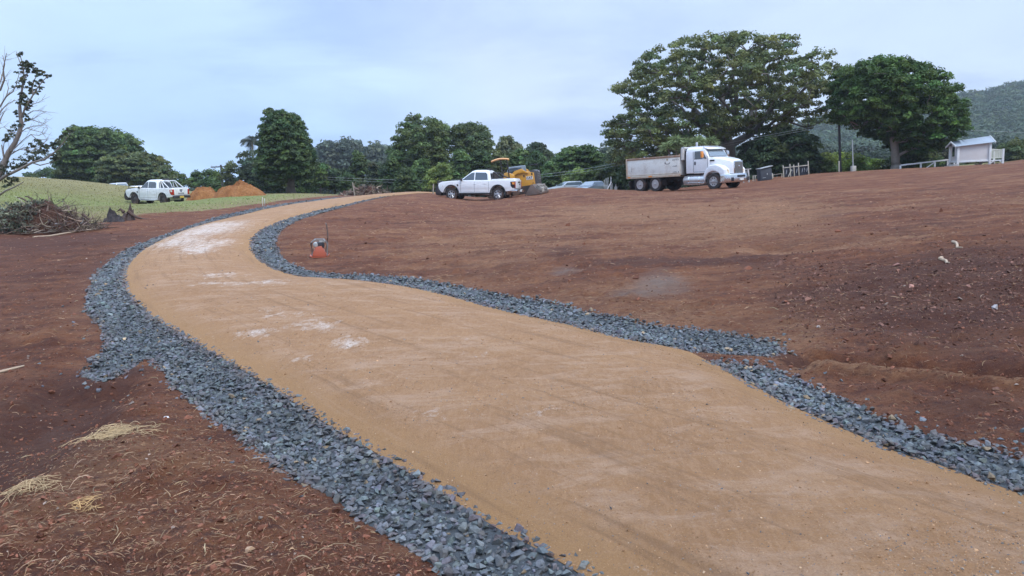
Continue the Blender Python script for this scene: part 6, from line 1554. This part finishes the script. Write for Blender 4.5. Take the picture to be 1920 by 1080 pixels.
# ---- little hut
def hut():
    before = set(COL.objects)
    Y = 62.; L = at(1817, 312, Y); gz = hz(L[0], Y); r = empty('garden_hut', (L[0], Y, gz), 'small white raised hut with grey blue metal roof and a railed porch at right', 'hut', rz=R(-12))
    cream = M('hut_cream_wall', (.66, .63, .61), .6, var=.04, scale=3, dirt=(.35, .28, .24), dirt_amt=.2)
    lx, ly = 1.16, .85; z0, z1 = .38, 1.72
    MB().box((0, 0, (z0+z1)/2), (2*lx, 2*ly, z1-z0)).build('wall', cream, r, .01)
    # gable end on the left side
    MB().add([(-lx, -ly, z1), (-lx, ly, z1), (-lx, 0, z1+.33), (lx, -ly, z1), (lx, ly, z1), (lx, 0, z1+.33)], [(0, 1, 2), (3, 5, 4), (0, 2, 5, 3), (1, 4, 5, 2), (0, 3, 4, 1)]).build('gable', wpaint, r)
    rf = MB(); 
    for s_ in (-1, 1):
        n_ = 26; cs = []
        for i in range(n_*2+1):
            x = -lx-.28+(2*lx+.56)*i/(n_*2); dz = .018*(i % 2)
            cs.append([(x, 0, z1+.38+dz), (x, s_*(ly+.28), z1-.06+dz), (x, s_*(ly+.28), z1-.09+dz), (x, 0, z1+.35+dz)])
        rf.loft(cs)
    rf.build('roof', M('metal_roof', (.33, .37, .41), .6, .05, var=.06, scale=2, coat=.2), r, ang=20)
    bg_ = MB()
    for s_ in (-1, 1):
        for x in (-lx-.30, lx+.30):
            v0 = Vector((x, 0, z1+.36)); v1 = Vector((x, s_*(ly+.32), z1-.10)); d = (v1-v0); a = math.atan2(d.z, abs(d.y)*1.0)
            bg_.box(tuple((v0+v1)/2), (.04, d.length, .13), rx=s_*a)
    bg_.split('barge_board', wpaint, r)
    ps_ = MB()
    for x in (-lx-.02, lx+.02):
        for y in (-ly-.03, ly+.03): ps_.box((x, y, z1/2-.1), (.17, .17, z1+.2))
    ps_.split('corner_post', wpaint, r, .01)
    MB().box((0, -ly-.03, z0+.02), (2*lx, .06, .14)).box((0, ly+.03, z0+.02), (2*lx, .06, .14)).box((-lx-.03, 0, z0+.02), (.06, 2*ly, .14)).build('floor_beam', wpaint, r, .01)
    wf = MB().box((-lx-.012, .05, 1.25), (.05, .66, .92)).build('window', wpaint, r, .01); MB().box((-lx-.045, .05, 1.25), (.02, .54, .80)).build('pane', glass, wf)
    MB().box((-lx-.02, -.68, 1.15), (.03, .5, 1.3)).build('side_board', M('pale_board', (.50, .56, .60), .6), r)
    # porch with balusters
    PL = 1.0; dk = MB().box((lx+PL/2+.05, 0, z0), (PL, 2*ly, .10)); dk.build('porch_deck', wpaint, r)
    bl = MB()
    for y in (-ly, ly):
        bl.box((lx+PL/2, y, 1.20), (PL, .06, .07)); bl.box((lx+PL/2, y, .58), (PL, .05, .06))
        for i in range(8): bl.box((lx+.18+112*.001*i, y, .88), (.045, .03, .60))
    bl.box((lx+PL, 0, 1.20), (.06, 2*ly, .07))
    for i in range(12): bl.box((lx+PL, -ly+.15+.155*i, .88), (.03, .045, .60))
    bl.build('baluster_rail', M('cream_rail_paint', (.60, .61, .52), .6, var=.05), r)
    pq = MB()
    for y in (-ly, ly): pq.box((lx+PL, y, .60), (.13, .13, 1.4)); pq.tube([(lx+PL-.05, y, .18), (lx+PL-.33, y, .40)], .04, 5); pq.tube([(lx+.12, y, .18), (lx+.40, y, .40)], .04, 5)
    pq.split('porch_post', wpaint, r)
    rk = MB()
    MB().box((-lx-.35, -.3, .06), (.5, 1.4, .10)).box((-lx-.15, -.3, .18), (.3, 1.4, .10)).build('step', M('concrete2', (.42, .40, .37), .85, var=.15), r, .01)
    for i, (x, y, s_) in enumerate([(.3, -.5, .2), (.55, -.3, .16), (lx+.5, -.2, .22), (lx+.85, -.35, .2), (-.9, .2, .2), (lx+.2, .2, .18)]):
        V, Fx = PRO[i]; c_ = MB(); c_.add([(q[0]*s_+x, q[1]*s_+y, q[2]*s_+.1) for q in V], [tuple(f_) for f_ in Fx]); c_.build('pier_stone', M('pier_stone', (.42, .38, .34), .9, var=.3, scale=8, bmp=.5), r)
    for o in set(COL.objects)-before:      # the right end of the hut stands taller, its roof climbs to the right
        if o.type == 'MESH':
            for v_ in o.data.vertices:
                if v_.co.z > .5: v_.co.z += max(0, (v_.co.z-.5))*.16*(v_.co.x+lx)/(2*lx) if v_.co.x < lx+.35 else 0
hut()
# ------------------------------------------------------------------ sky, light, air
w = bpy.data.worlds.new('World'); sc.world = w; w.use_nodes = True; nt = w.node_tree; nt.nodes.clear()
EL, AZ = R(50), R(140)
sky = nt.nodes.new('ShaderNodeTexSky'); sky.sky_type = 'NISHITA'; sky.sun_disc = False; sky.sun_elevation = EL; sky.sun_rotation = AZ; sky.dust_density = 1.5; sky.air_density = 1.2
bg = nt.nodes.new('ShaderNodeBackground'); bg.inputs['Strength'].default_value = .10
out = nt.nodes.new('ShaderNodeOutputWorld')
tc = nt.nodes.new('ShaderNodeTexCoord')
sx = nt.nodes.new('ShaderNodeSeparateXYZ'); nt.links.new(tc.outputs['Generated'], sx.inputs[0])
# cloud layer: project the view direction onto a flat deck so that clouds crowd towards the horizon
zc = mth(nt, 'ADD', mth(nt, 'MAXIMUM', sx.outputs[2], 0.0), .16)
cx, cy = mth(nt, 'DIVIDE', sx.outputs[0], zc), mth(nt, 'DIVIDE', sx.outputs[1], zc)
cb = nt.nodes.new('ShaderNodeCombineXYZ'); nt.links.new(cx, cb.inputs[0]); nt.links.new(cy, cb.inputs[1]); cb.inputs[2].default_value = 3.3
n1 = noise(nt, cb.outputs[0], .38, 5, .45, .5); n2 = noise(nt, cb.outputs[0], 1.25, 7, .55, .3)
nn = mth(nt, 'ADD', mth(nt, 'MULTIPLY', n1, .7), mth(nt, 'MULTIPLY', n2, .3))
clear = mix(nt, sky.outputs[0], (.42, .66, 1.0), .0)
cloudc = ramp(nt, nn, [(.36, (4.0, 5.8, 9.2)), (.47, (5.3, 6.9, 9.9)), (.58, (6.9, 8.4, 10.7))])
hr = ramp(nt, sx.outputs[2], [(0., 0.), (.06, .25), (.5, 1.)])
cov = ramp(nt, n1, [(.25, .80), (.5, .93)])
skyc = mix(nt, clear, cloudc, cov)
# an overcast sky is brighter overhead than at the horizon
gl = at(170, 130, 1.)-CAM; gl = gl/np.linalg.norm(gl)
vd = nt.nodes.new('ShaderNodeVectorMath'); vd.operation = 'DOT_PRODUCT'; nt.links.new(tc.outputs['Generated'], vd.inputs[0]); vd.inputs[1].default_value = tuple(gl)
br_ = mth(nt, 'ADD', vd.outputs['Value'], mth(nt, 'MULTIPLY', mth(nt, 'SUBTRACT', n2, .5), .14))
skyc = mix(nt, skyc, (8.4, 10.2, 11.6), mth(nt, 'MULTIPLY', ramp(nt, br_, [(.952, 0.), (.99, 1.)]), .95))
bl = at(330, 330, 1.)-CAM; bl = bl/np.linalg.norm(bl)
vb = nt.nodes.new('ShaderNodeVectorMath'); vb.operation = 'DOT_PRODUCT'; nt.links.new(tc.outputs['Generated'], vb.inputs[0]); vb.inputs[1].default_value = tuple(bl)
skyc = mix(nt, skyc, (4.3, 6.7, 11.0), mth(nt, 'MULTIPLY', ramp(nt, mth(nt, 'ADD', vb.outputs['Value'], mth(nt, 'MULTIPLY', mth(nt, 'SUBTRACT', n1, .5), .10)), [(.93, 0.), (1., 1.)]), .75))
k = ramp(nt, sx.outputs[2], [(0., .78), (.30, .80), (.8, 2.3)])
skyc = mix(nt, skyc, k, 1., 'MULTIPLY')
skyc = mix(nt, skyc, ramp(nt, n2, [(.34, .91), (.50, .98), (.66, 1.04)]), 1., 'MULTIPLY')
nt.links.new(skyc, bg.inputs['Color']); nt.links.new(bg.outputs[0], out.inputs[0])
ld = bpy.data.lights.new('sun', 'SUN'); ld.energy = 1.5; ld.angle = R(25); ld.color = (1, .93, .82)
lo_ = bpy.data.objects.new('sun', ld); COL.objects.link(lo_)
# sun stands behind cloud, behind and to the right
sd = Vector((math.sin(AZ)*math.cos(EL), math.cos(AZ)*math.cos(EL), math.sin(EL)))
lo_.rotation_euler = sd.to_track_quat('Z', 'Y').to_euler()
sc.view_settings.view_transform = 'Standard'; sc.view_settings.look = 'None'; sc.view_settings.gamma = 1; sc.view_settings.exposure = 0.46
sc.cycles.max_bounces = 6; sc.cycles.diffuse_bounces = 3; sc.cycles.transparent_max_bounces = 8
sc.cycles.use_adaptive_sampling = True; sc.cycles.adaptive_threshold = .02
sc.cycles.volume_bounces = 0
if HAZE:
    mh, nth, oh = nt_of('thin_haze'); pv = nth.nodes.new('ShaderNodeVolumePrincipled'); pv.inputs['Color'].default_value = (.80, .88, 1, 1); pv.inputs['Density'].default_value = HAZE
    nth.links.new(pv.outputs[0], oh.inputs['Volume'])
    hb = MB().box((0, 0, 60), (2100, 2100, 320)).build('haze', mh); tag(hb, 'thin blue haze softening the far trees and hill', kind='stuff')
